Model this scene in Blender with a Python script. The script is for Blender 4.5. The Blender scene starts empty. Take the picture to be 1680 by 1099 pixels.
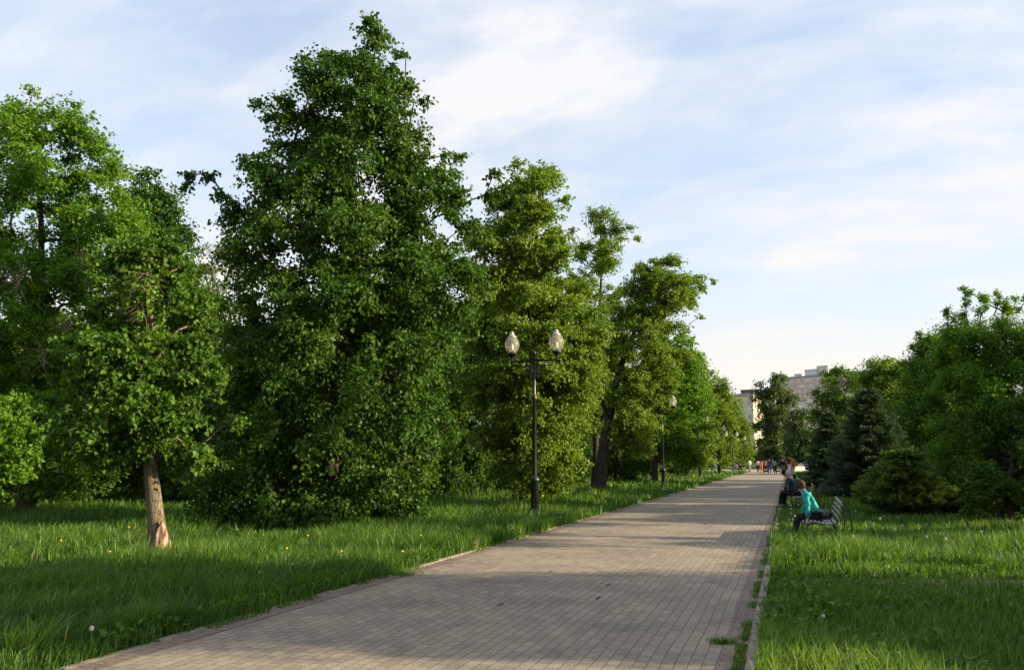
import bpy, bmesh, math, random
import numpy as np
from mathutils import Vector, Matrix

random.seed(7)
PI = math.pi
SC = bpy.context.scene
COL = SC.collection

# ------------------------------------------------------------------ camera
FPX = 1307.0            # focal length in pixels of the 1680 px wide photograph
HC = 1.60               # eye height
PITCH = math.atan(205.5 / FPX)
PSI = math.radians(18.98)          # the camera looks this far to the left of the path
RV = np.array([math.cos(PSI), math.sin(PSI), 0.0])
FV = np.array([-math.sin(PSI), math.cos(PSI), 0.0])
UZ = np.array([0.0, 0.0, 1.0])
cam_d = bpy.data.cameras.new('camera')
cam = bpy.data.objects.new('camera', cam_d)
COL.objects.link(cam)
cam.location = (0, 0, HC)
cam.rotation_euler = (PI / 2 + PITCH, 0, PSI)
cam_d.sensor_width = 36.0
cam_d.lens = 36.0 * FPX / 1680.0
cam_d.clip_start = 0.1
cam_d.clip_end = 6000
SC.camera = cam


def ray(px, py):
    a = (px - 840.0) / FPX
    b = -(py - 549.5) / FPX
    f = math.cos(PITCH) - b * math.sin(PITCH)
    u = math.sin(PITCH) + b * math.cos(PITCH)
    return a / f, u / f            # lateral and height per metre of depth


def lat_z(px, py, D):
    a, u = ray(px, py)
    return a * D, HC + u * D


def at(px, py, D):
    l, z = lat_z(px, py, D)
    return RV * l + FV * D + UZ * z


def base_at(px, D):
    """ground point seen under image column px (near the horizon row) at depth D"""
    y = 755.0 + FPX * HC / D
    l, _ = lat_z(px, y, D)
    return RV * l + FV * D


# ------------------------------------------------------------------ helpers
def tag(o, label=None, cat=None, group=None, kind=None):
    if label: o['label'] = label
    if cat: o['category'] = cat
    if group: o['group'] = group
    if kind: o['kind'] = kind
    return o


def empty(name, loc, rz=0.0, label=None, cat=None, group=None):
    o = bpy.data.objects.new(name, None)
    COL.objects.link(o)
    o.location = tuple(float(c) for c in loc)
    o.rotation_euler = (0, 0, rz)
    o.empty_display_size = 0.2
    return tag(o, label, cat, group)


def copy_tree(o, parent=None):
    c = o.copy()
    COL.objects.link(c)
    c.parent = parent
    for ch in list(o.children):
        copy_tree(ch, c)
    return c


class MB:
    """collects vertices / faces as one mesh object"""
    def __init__(self):
        self.v = []; self.f = []; self.n = 0

    def add(self, verts, faces):
        verts = np.asarray(verts, float).reshape(-1, 3)
        self.v.append(verts)
        for f in faces:
            self.f.append(tuple(i + self.n for i in f))
        self.n += len(verts)

    def box(self, x0, x1, y0, y1, z0, z1, rot=None, piv=None):
        v = np.array([(x, y, z) for z in (z0, z1) for y in (y0, y1) for x in (x0, x1)], float)
        if rot is not None:
            m = np.array(rot); p = np.array(piv if piv is not None else v.mean(0))
            v = (v - p) @ m.T + p
        self.add(v, [(0, 2, 3, 1), (4, 5, 7, 6), (0, 1, 5, 4), (2, 6, 7, 3), (0, 4, 6, 2), (1, 3, 7, 5)])

    def tube(self, pts, rad, sides=8, cap=True):
        pts = np.asarray(pts, float)
        n = len(pts)
        if np.isscalar(rad): rad = [rad] * n
        t = np.gradient(pts, axis=0)
        t /= np.linalg.norm(t, axis=1, keepdims=True) + 1e-9
        ref = np.array([0, 0, 1.0]) if abs(t[:, 2]).mean() < 0.8 else np.array([0, 1.0, 0])
        a = np.cross(t, ref); a /= np.linalg.norm(a, axis=1, keepdims=True) + 1e-9
        b = np.cross(t, a)
        ang = np.arange(sides) * 2 * PI / sides
        ring = pts[:, None, :] + np.asarray(rad)[:, None, None] * (
            np.cos(ang)[None, :, None] * a[:, None, :] + np.sin(ang)[None, :, None] * b[:, None, :])
        fs = []
        for i in range(n - 1):
            for k in range(sides):
                k2 = (k + 1) % sides
                fs.append((i * sides + k, i * sides + k2, (i + 1) * sides + k2, (i + 1) * sides + k))
        if cap:
            fs.append(tuple(range(sides - 1, -1, -1)))
            fs.append(tuple((n - 1) * sides + k for k in range(sides)))
        self.add(ring.reshape(-1, 3), fs)

    def lathe(self, prof, c=(0, 0, 0), sides=24):
        ang = np.arange(sides) * 2 * PI / sides
        v = []
        for r, z in prof:
            for a in ang:
                v.append((c[0] + r * math.cos(a), c[1] + r * math.sin(a), c[2] + z))
        fs = []
        for i in range(len(prof) - 1):
            for k in range(sides):
                k2 = (k + 1) % sides
                fs.append((i * sides + k, i * sides + k2, (i + 1) * sides + k2, (i + 1) * sides + k))
        self.add(v, fs)

    def build(self, name, m, parent=None, smooth=False, loc=None):
        me = bpy.data.meshes.new(name)
        v = np.concatenate(self.v) if self.v else np.zeros((0, 3))
        me.from_pydata([tuple(p) for p in v], [], self.f)
        me.validate()
        if smooth:
            me.polygons.foreach_set('use_smooth', np.ones(len(me.polygons), bool))
        me.materials.append(m)
        o = bpy.data.objects.new(name, me)
        COL.objects.link(o)
        if parent is not None: o.parent = parent
        if loc is not None: o.location = tuple(float(c) for c in loc)
        return o


def fast_mesh(name, verts, loops, starts, m, parent=None, tint=None, smooth=False):
    me = bpy.data.meshes.new(name)
    verts = np.ascontiguousarray(verts, dtype=np.float32).reshape(-1, 3)
    me.vertices.add(len(verts)); me.vertices.foreach_set('co', verts.ravel())
    me.loops.add(len(loops)); me.loops.foreach_set('vertex_index', np.asarray(loops, dtype=np.int32))
    me.polygons.add(len(starts)); me.polygons.foreach_set('loop_start', np.asarray(starts, dtype=np.int32))
    me.update(calc_edges=True)
    if tint is not None:
        at_ = me.attributes.new('tint', 'FLOAT', 'FACE')
        at_.data.foreach_set('value', np.ascontiguousarray(tint, dtype=np.float32))
    me.polygons.foreach_set('use_smooth', np.full(len(starts), smooth))
    me.materials.append(m)
    o = bpy.data.objects.new(name, me)
    COL.objects.link(o)
    if parent is not None: o.parent = parent
    return o


# ------------------------------------------------------------------ materials
def newmat(name):
    m = bpy.data.materials.new(name)
    m.use_nodes = True
    nt = m.node_tree
    nt.nodes.clear()
    out = nt.nodes.new('ShaderNodeOutputMaterial')
    return m, nt, out


def N(nt, t, **kw):
    n = nt.nodes.new(t)
    for k, v in kw.items(): setattr(n, k, v)
    return n


def ramp(nt, stops, interp='LINEAR'):
    r = nt.nodes.new('ShaderNodeValToRGB')
    r.color_ramp.interpolation = interp
    els = r.color_ramp.elements
    while len(els) < len(stops): els.new(0.5)
    for e, (p, c) in zip(els, stops):
        e.position = p
        e.color = (c[0], c[1], c[2], 1)
    return r


def plain(name, col, rough=0.6, metal=0.0, var=0.25, scale=12.0, bump=0.0, spec=0.5):
    m, nt, out = newmat(name)
    b = N(nt, 'ShaderNodeBsdfPrincipled')
    tc = N(nt, 'ShaderNodeTexCoord')
    no = N(nt, 'ShaderNodeTexNoise'); no.inputs['Scale'].default_value = scale; no.inputs['Detail'].default_value = 5
    nt.links.new(tc.outputs['Object'], no.inputs['Vector'])
    r = ramp(nt, [(0.3, [c * (1 - var) for c in col]), (0.7, [min(1, c * (1 + var)) for c in col])])
    nt.links.new(no.outputs['Fac'], r.inputs['Fac'])
    nt.links.new(r.outputs['Color'], b.inputs['Base Color'])
    b.inputs['Roughness'].default_value = rough
    b.inputs['Metallic'].default_value = metal
    b.inputs['Specular IOR Level'].default_value = spec
    if bump:
        bp = N(nt, 'ShaderNodeBump'); bp.inputs['Strength'].default_value = bump; bp.inputs['Distance'].default_value = 0.01
        nt.links.new(no.outputs['Fac'], bp.inputs['Height'])
        nt.links.new(bp.outputs['Normal'], b.inputs['Normal'])
    nt.links.new(b.outputs['BSDF'], out.inputs['Surface'])
    return m


def leafmat(name, cols, trans=0.34, rough=0.5, spec=0.18, tcol=1.3):
    """cols: dark .. bright base colours picked by a per-leaf tint"""
    m, nt, out = newmat(name)
    a = N(nt, 'ShaderNodeAttribute'); a.attribute_name = 'tint'
    st = [(i / (len(cols) - 1), c) for i, c in enumerate(cols)]
    r = ramp(nt, st)
    nt.links.new(a.outputs['Fac'], r.inputs['Fac'])
    b = N(nt, 'ShaderNodeBsdfPrincipled')
    b.inputs['Roughness'].default_value = rough
    b.inputs['Specular IOR Level'].default_value = spec
    nt.links.new(r.outputs['Color'], b.inputs['Base Color'])
    t = N(nt, 'ShaderNodeBsdfTranslucent')
    mx = N(nt, 'ShaderNodeMix', data_type='RGBA', blend_type='MULTIPLY')
    mx.inputs[0].default_value = 1.0
    nt.links.new(r.outputs['Color'], mx.inputs[6])
    mx.inputs[7].default_value = (tcol * 1.25, tcol * 1.2, tcol * 0.5, 1)
    nt.links.new(mx.outputs[2], t.inputs['Color'])
    ms = N(nt, 'ShaderNodeMixShader'); ms.inputs[0].default_value = trans
    nt.links.new(b.outputs['BSDF'], ms.inputs[1])
    nt.links.new(t.outputs['BSDF'], ms.inputs[2])
    nt.links.new(ms.outputs['Shader'], out.inputs['Surface'])
    return m


def barkmat(name, c1, c2, scale=6.0):
    m, nt, out = newmat(name)
    tc = N(nt, 'ShaderNodeTexCoord')
    mp = N(nt, 'ShaderNodeMapping'); mp.inputs['Scale'].default_value = (1, 1, 0.22)
    nt.links.new(tc.outputs['Object'], mp.inputs['Vector'])
    no = N(nt, 'ShaderNodeTexNoise'); no.inputs['Scale'].default_value = scale * 4; no.inputs['Detail'].default_value = 8; no.inputs['Roughness'].default_value = 0.65
    nt.links.new(mp.outputs['Vector'], no.inputs['Vector'])
    vo = N(nt, 'ShaderNodeTexVoronoi', feature='DISTANCE_TO_EDGE'); vo.inputs['Scale'].default_value = scale * 5
    nt.links.new(mp.outputs['Vector'], vo.inputs['Vector'])
    r = ramp(nt, [(0.3, c1), (0.72, c2)])
    nt.links.new(no.outputs['Fac'], r.inputs['Fac'])
    r2 = ramp(nt, [(0.0, (0.35, 0.33, 0.3)), (0.12, (1, 1, 1))])
    nt.links.new(vo.outputs['Distance'], r2.inputs['Fac'])
    mx = N(nt, 'ShaderNodeMix', data_type='RGBA', blend_type='MULTIPLY'); mx.inputs[0].default_value = 0.8
    nt.links.new(r.outputs['Color'], mx.inputs[6]); nt.links.new(r2.outputs['Color'], mx.inputs[7])
    b = N(nt, 'ShaderNodeBsdfPrincipled'); b.inputs['Roughness'].default_value = 0.9; b.inputs['Specular IOR Level'].default_value = 0.2
    nt.links.new(mx.outputs[2], b.inputs['Base Color'])
    ad = N(nt, 'ShaderNodeMath', operation='ADD')
    nt.links.new(no.outputs['Fac'], ad.inputs[0]); nt.links.new(r2.outputs['Color'], ad.inputs[1])
    bp = N(nt, 'ShaderNodeBump'); bp.inputs['Strength'].default_value = 0.8; bp.inputs['Distance'].default_value = 0.02
    nt.links.new(ad.outputs[0], bp.inputs['Height']); nt.links.new(bp.outputs['Normal'], b.inputs['Normal'])
    nt.links.new(b.outputs['BSDF'], out.inputs['Surface'])
    return m


M = {}
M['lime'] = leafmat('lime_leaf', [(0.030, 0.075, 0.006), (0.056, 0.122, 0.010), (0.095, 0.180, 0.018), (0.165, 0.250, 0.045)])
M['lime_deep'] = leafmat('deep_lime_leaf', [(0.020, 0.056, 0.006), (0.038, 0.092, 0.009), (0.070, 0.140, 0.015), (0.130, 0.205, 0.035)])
M['bright'] = leafmat('bright_maple_leaf', [(0.052, 0.125, 0.008), (0.082, 0.175, 0.011), (0.125, 0.235, 0.020), (0.18, 0.30, 0.04)], trans=0.4)
M['fresh'] = leafmat('fresh_leaf', [(0.056, 0.110, 0.010), (0.095, 0.168, 0.015), (0.150, 0.232, 0.027), (0.21, 0.30, 0.06)], trans=0.38)
M['grey_leaf'] = leafmat('greyish_leaf', [(0.045, 0.080, 0.028), (0.065, 0.105, 0.036), (0.095, 0.140, 0.048), (0.12, 0.17, 0.065)])
M['pale_sparse'] = leafmat('pale_sparse_leaf', [(0.09, 0.12, 0.035), (0.13, 0.17, 0.05), (0.17, 0.20, 0.07)])
M['needle'] = leafmat('blue_needle', [(0.026, 0.056, 0.024), (0.044, 0.088, 0.040), (0.095, 0.150, 0.075)], trans=0.15, rough=0.6)
M['needle_tip'] = leafmat('young_needle', [(0.035, 0.070, 0.018), (0.065, 0.125, 0.022), (0.21, 0.29, 0.05)], trans=0.2, rough=0.6)
M['grass'] = leafmat('grass_blade', [(0.032, 0.076, 0.013), (0.052, 0.118, 0.017), (0.085, 0.172, 0.022), (0.15, 0.245, 0.035), (0.28, 0.26, 0.12)], trans=0.38, rough=0.5, spec=0.25)
M['bark'] = barkmat('grey_bark', (0.030, 0.024, 0.018), (0.085, 0.070, 0.052))
M['bark_light'] = barkmat('light_bark', (0.10, 0.078, 0.050), (0.23, 0.185, 0.125), 5)
M['bark_far'] = plain('far_bark', (0.05, 0.042, 0.033), 0.9, var=0.4)
M['twig'] = plain('dead_twig', (0.13, 0.088, 0.058), 0.9, var=0.3)
M['iron'] = plain('black_iron', (0.011, 0.011, 0.012), 0.35, 0.0, 0.3, 30, 0.1)
M['capmetal'] = plain('pale_metal', (0.45, 0.42, 0.38), 0.4, 0.3, 0.1)
M['slat'] = plain('bench_slat', (0.26, 0.24, 0.225), 0.6, 0, 0.25, 25, 0.2)
M['concrete'] = plain('concrete', (0.20, 0.17, 0.12), 0.9, 0, 0.4, 9, 0.5)
M['skin'] = plain('skin', (0.50, 0.30, 0.21), 0.55, 0, 0.06)
M['eye'] = plain('eye', (0.02, 0.015, 0.012), 0.2, 0, 0.1)


def cloth(name, c, var=0.18):
    if name not in M: M[name] = plain(name, c, 0.85, 0, var, 9, 0.0, 0.15)
    return M[name]


# ------------------------------------------------------------------ setting: ground
def ground_material():
    m, nt, out = newmat('lawn_soil')
    tc = N(nt, 'ShaderNodeTexCoord')
    n1 = N(nt, 'ShaderNodeTexNoise'); n1.inputs['Scale'].default_value = 0.35; n1.inputs['Detail'].default_value = 6
    n2 = N(nt, 'ShaderNodeTexNoise'); n2.inputs['Scale'].default_value = 14.0; n2.inputs['Detail'].default_value = 8; n2.inputs['Roughness'].default_value = 0.7
    nt.links.new(tc.outputs['Object'], n1.inputs['Vector']); nt.links.new(tc.outputs['Object'], n2.inputs['Vector'])
    r1 = ramp(nt, [(0.3, (0.030, 0.060, 0.010)), (0.55, (0.048, 0.092, 0.014)), (0.75, (0.066, 0.105, 0.020))])
    r2 = ramp(nt, [(0.25, (0.35, 0.35, 0.3)), (0.75, (1.35, 1.3, 1.2))])
    nt.links.new(n1.outputs['Fac'], r1.inputs['Fac']); nt.links.new(n2.outputs['Fac'], r2.inputs['Fac'])
    mx = N(nt, 'ShaderNodeMix', data_type='RGBA', blend_type='MULTIPLY'); mx.inputs[0].default_value = 1
    nt.links.new(r1.outputs['Color'], mx.inputs[6]); nt.links.new(r2.outputs['Color'], mx.inputs[7])
    b = N(nt, 'ShaderNodeBsdfPrincipled'); b.inputs['Roughness'].default_value = 0.95; b.inputs['Specular IOR Level'].default_value = 0.1
    nt.links.new(mx.outputs[2], b.inputs['Base Color'])
    bp = N(nt, 'ShaderNodeBump'); bp.inputs['Strength'].default_value = 1; bp.inputs['Distance'].default_value = 0.06
    nt.links.new(n2.outputs['Fac'], bp.inputs['Height']); nt.links.new(bp.outputs['Normal'], b.inputs['Normal'])
    nt.links.new(b.outputs['BSDF'], out.inputs['Surface'])
    return m


def sheet(name, x0, x1, y0, y1, z, m, nx=1, ny=1):
    v = []; f = []
    for j in range(ny + 1):
        for i in range(nx + 1):
            v.append((x0 + (x1 - x0) * i / nx, y0 + (y1 - y0) * j / ny, z))
    for j in range(ny):
        for i in range(nx):
            a = j * (nx + 1) + i
            f.append((a, a + 1, a + nx + 2, a + nx + 1))
    mb = MB(); mb.add(v, f)
    return tag(mb.build(name, m), kind='structure')


sheet('ground', -2500, 2500, -400, 4000, 0.0, ground_material())

XR, XL = -0.42, -5.36      # inner faces of the two kerbs
YEND = 122.0


def paver_material(name, c1, c2, mortar, bw, rh, swap=True, dirt=1.0):
    m, nt, out = newmat(name)
    tc = N(nt, 'ShaderNodeTexCoord')
    sp = N(nt, 'ShaderNodeSeparateXYZ'); nt.links.new(tc.outputs['Object'], sp.inputs['Vector'])
    # a slight waviness of the hand-laid rows
    wn = N(nt, 'ShaderNodeTexNoise'); wn.inputs['Scale'].default_value = 0.7; wn.inputs['Detail'].default_value = 1
    nt.links.new(tc.outputs['Object'], wn.inputs['Vector'])
    wm = N(nt, 'ShaderNodeMath', operation='MULTIPLY_ADD'); wm.inputs[1].default_value = 0.05; wm.inputs[2].default_value = -0.025
    nt.links.new(wn.outputs['Fac'], wm.inputs[0])
    ax = N(nt, 'ShaderNodeMath', operation='ADD')
    nt.links.new(sp.outputs['X'], ax.inputs[0]); nt.links.new(wm.outputs[0], ax.inputs[1])
    cb = N(nt, 'ShaderNodeCombineXYZ')
    if swap:
        nt.links.new(sp.outputs['Y'], cb.inputs['X']); nt.links.new(ax.outputs[0], cb.inputs['Y'])
    else:
        nt.links.new(ax.outputs[0], cb.inputs['X']); nt.links.new(sp.outputs['Y'], cb.inputs['Y'])
    br = N(nt, 'ShaderNodeTexBrick'); br.offset = 0.5; br.squash = 1.0
    br.inputs['Scale'].default_value = 1.0
    br.inputs['Brick Width'].default_value = bw; br.inputs['Row Height'].default_value = rh
    br.inputs['Mortar Size'].default_value = 0.0042; br.inputs['Mortar Smooth'].default_value = 0.25
    br.inputs['Bias'].default_value = 0.0
    br.inputs['Color1'].default_value = (*c1, 1); br.inputs['Color2'].default_value = (*c2, 1); br.inputs['Mortar'].default_value = (*mortar, 1)
    nt.links.new(cb.outputs['Vector'], br.inputs['Vector'])
    n1 = N(nt, 'ShaderNodeTexNoise'); n1.inputs['Scale'].default_value = 0.9; n1.inputs['Detail'].default_value = 7; n1.inputs['Roughness'].default_value = 0.6
    n2 = N(nt, 'ShaderNodeTexNoise'); n2.inputs['Scale'].default_value = 60; n2.inputs['Detail'].default_value = 5
    nt.links.new(tc.outputs['Object'], n1.inputs['Vector']); nt.links.new(tc.outputs['Object'], n2.inputs['Vector'])
    r1 = ramp(nt, [(0.30, (0.72, 0.73, 0.74)), (0.5, (0.98, 0.97, 0.95)), (0.70, (1.18, 1.13, 1.02))])
    r2 = ramp(nt, [(0.3, (0.82, 0.82, 0.82)), (0.7, (1.15, 1.15, 1.15))])
    nt.links.new(n1.outputs['Fac'], r1.inputs['Fac']); nt.links.new(n2.outputs['Fac'], r2.inputs['Fac'])
    m1 = N(nt, 'ShaderNodeMix', data_type='RGBA', blend_type='MULTIPLY'); m1.inputs[0].default_value = dirt
    m2 = N(nt, 'ShaderNodeMix', data_type='RGBA', blend_type='MULTIPLY'); m2.inputs[0].default_value = 1
    nt.links.new(br.outputs['Color'], m1.inputs[6]); nt.links.new(r1.outputs['Color'], m1.inputs[7])
    nt.links.new(m1.outputs[2], m2.inputs[6]); nt.links.new(r2.outputs['Color'], m2.inputs[7])
    b = N(nt, 'ShaderNodeBsdfPrincipled'); b.inputs['Roughness'].default_value = 0.8; b.inputs['Specular IOR Level'].default_value = 0.3
    nt.links.new(m2.outputs[2], b.inputs['Base Color'])
    h = N(nt, 'ShaderNodeMath', operation='MULTIPLY_ADD'); h.inputs[1].default_value = -1.0; h.inputs[2].default_value = 1.0
    nt.links.new(br.outputs['Fac'], h.inputs[0])
    h2 = N(nt, 'ShaderNodeMath', operation='MULTIPLY_ADD'); h2.inputs[1].default_value = 0.25
    nt.links.new(n2.outputs['Fac'], h2.inputs[0]); nt.links.new(h.outputs[0], h2.inputs[2])
    h3 = N(nt, 'ShaderNodeMath', operation='MULTIPLY_ADD'); h3.inputs[1].default_value = 2.0
    nt.links.new(n1.outputs['Fac'], h3.inputs[0]); nt.links.new(h2.outputs[0], h3.inputs[2])
    bp = N(nt, 'ShaderNodeBump'); bp.inputs['Strength'].default_value = 0.9; bp.inputs['Distance'].default_value = 0.006
    nt.links.new(h3.outputs[0], bp.inputs['Height']); nt.links.new(bp.outputs['Normal'], b.inputs['Normal'])
    nt.links.new(b.outputs['BSDF'], out.inputs['Surface'])
    return m


M['paver'] = paver_material('paver', (0.218, 0.180, 0.138), (0.285, 0.236, 0.178), (0.11, 0.092, 0.068), 0.20, 0.105)
M['paver_red'] = paver_material('red_paver', (0.215, 0.158, 0.125), (0.190, 0.145, 0.115), (0.06, 0.05, 0.035), 0.20, 0.10, swap=False)
M['plaza'] = paver_material('square_paver', (0.34, 0.31, 0.26), (0.38, 0.345, 0.29), (0.12, 0.11, 0.09), 0.3, 0.3)
sheet('path', XL, XR, -12, YEND + 2, 0.004, M['paver'], 1, 1)
sheet('square', -26, 14, YEND, YEND + 26, 0.008, M['plaza'])
b_ = MB()
for x0, x1 in ((XR - 0.20, XR), (XL, XL + 0.20)):
    b_.add([(x0, -12, 0.009), (x1, -12, 0.009), (x1, YEND, 0.009), (x0, YEND, 0.009)], [(0, 1, 2, 3)])
tag(b_.build('path_border', M['paver_red']), kind='structure')

# kerb stones, laid end to end and slightly uneven
rk = random.Random(3)
k_ = MB()
for side, xk in ((1, XR), (-1, XL - 0.09)):
    y = -10.0
    while y < YEND:
        L = 1.0
        dz = rk.uniform(-0.014, 0.014); dx = rk.uniform(-0.012, 0.012)
        if side == -1: dz -= 0.016
        if True:
            x0, x1 = xk + dx + 0.001, xk + 0.09 + dx
            top = 0.036 + dz
            c = 0.010
            ya, yb = y + 0.006, y + L - 0.006
            v = [(x0, ya, -0.1), (x1, ya, -0.1), (x1, ya, top - c), (x1 - c, ya, top), (x0 + c, ya, top), (x0, ya, top - c)]
            v += [(p[0], yb, p[2] + rk.uniform(-0.004, 0.004)) for p in v]
            f = [(5, 4, 3, 2, 1, 0), (6, 7, 8, 9, 10, 11)] + [(i, (i + 1) % 6, (i + 1) % 6 + 6, i + 6) for i in range(6)]
            k_.add(v, f)
        y += L
tag(k_.build('kerb', M['concrete']), kind='structure')

# sunken and missing pavers show as dark gaps in the surface
rg = random.Random(12)
g_ = MB()
for (px, py, n, w_) in ((1190, 858, 5, 0.5), (1232, 867, 3, 0.35), (1001, 958, 2, 0.12), (988, 984, 1, 0.1), (1170, 862, 2, 0.3), (815, 992, 1, 0.1), (1212, 856, 2, 0.3), (900, 940, 1, 0.1)):
    a_, u_ = ray(px, py); D_ = HC / -u_
    p_ = RV * a_ * D_ + FV * D_
    for q in range(n):
        cx, cy = p_[0] + rg.uniform(-w_, w_), p_[1] + rg.uniform(-w_, w_) * 1.3
        cx = round(cx / 0.105) * 0.105; ln_ = rg.choice((0.1, 0.2, 0.2))
        hw_ = rg.uniform(0.008, 0.022)
        ja = [rg.uniform(-0.008, 0.008) for _ in range(8)]
        zt = 0.0052 + 0.0004 * q
        g_.add([(cx - hw_ + ja[0], cy - ln_ / 2 + ja[1], zt), (cx + hw_ + ja[2], cy - ln_ / 2 + ja[3], zt), (cx + hw_ + ja[4], cy + ln_ / 2 + ja[5], zt), (cx - hw_ + ja[6], cy + ln_ / 2 + ja[7], zt)], [(0, 1, 2, 3)])
tag(g_.build('path_gaps', plain('dark_gap', (0.045, 0.038, 0.030), 0.95, 0, 0.4, 20, 0.6, 0.1)), kind='structure')
rng_ = np.random.default_rng(77)
nl_ = 1500
ly = 5 + 40 * rng_.random(nl_) ** 1.6
lx = np.where(rng_.random(nl_) < 0.55, rng_.uniform(XL + 0.02, XR - 0.02, nl_), np.where(rng_.random(nl_) < 0.5, XR - 0.02 - np.abs(rng_.normal(0, 0.2, nl_)), XL + 0.02 + np.abs(rng_.normal(0, 0.3, nl_))))
la = rng_.uniform(0, 6.28, nl_); ls_ = rng_.uniform(0.006, 0.018, nl_)
LV = np.zeros((nl_, 4, 3))
for k_i, (u_, v_) in enumerate(((-1, 0), (0, -0.45), (1, 0), (0, 0.45))):
    LV[:, k_i, 0] = lx + ls_ * (u_ * np.cos(la) - v_ * np.sin(la)); LV[:, k_i, 1] = ly + ls_ * (u_ * np.sin(la) + v_ * np.cos(la)); LV[:, k_i, 2] = 0.011 + rng_.uniform(0, 0.006, nl_)
tag(fast_mesh('leaf_litter', LV.reshape(-1, 3), np.arange(nl_ * 4), np.arange(nl_) * 4, leafmat('litter', [(0.06, 0.045, 0.025), (0.13, 0.10, 0.05), (0.09, 0.12, 0.03)], trans=0.05), tint=rng_.random(nl_)), 'bits of dry leaf and bud scale scattered over the paving', 'litter', kind='stuff')

# ------------------------------------------------------------------ noise in numpy
_r = np.random.default_rng(11)
_K = [(_r.normal(size=(8, 2)) * s, _r.uniform(0, 6.28, 8)) for s in (0.35, 0.9, 2.2)]


def nz(x, y, o=0):
    k, p = _K[o]
    s = np.zeros_like(x)
    for i in range(8): s = s + np.sin(k[i, 0] * x + k[i, 1] * y + p[i])
    return s / 4.0


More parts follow.
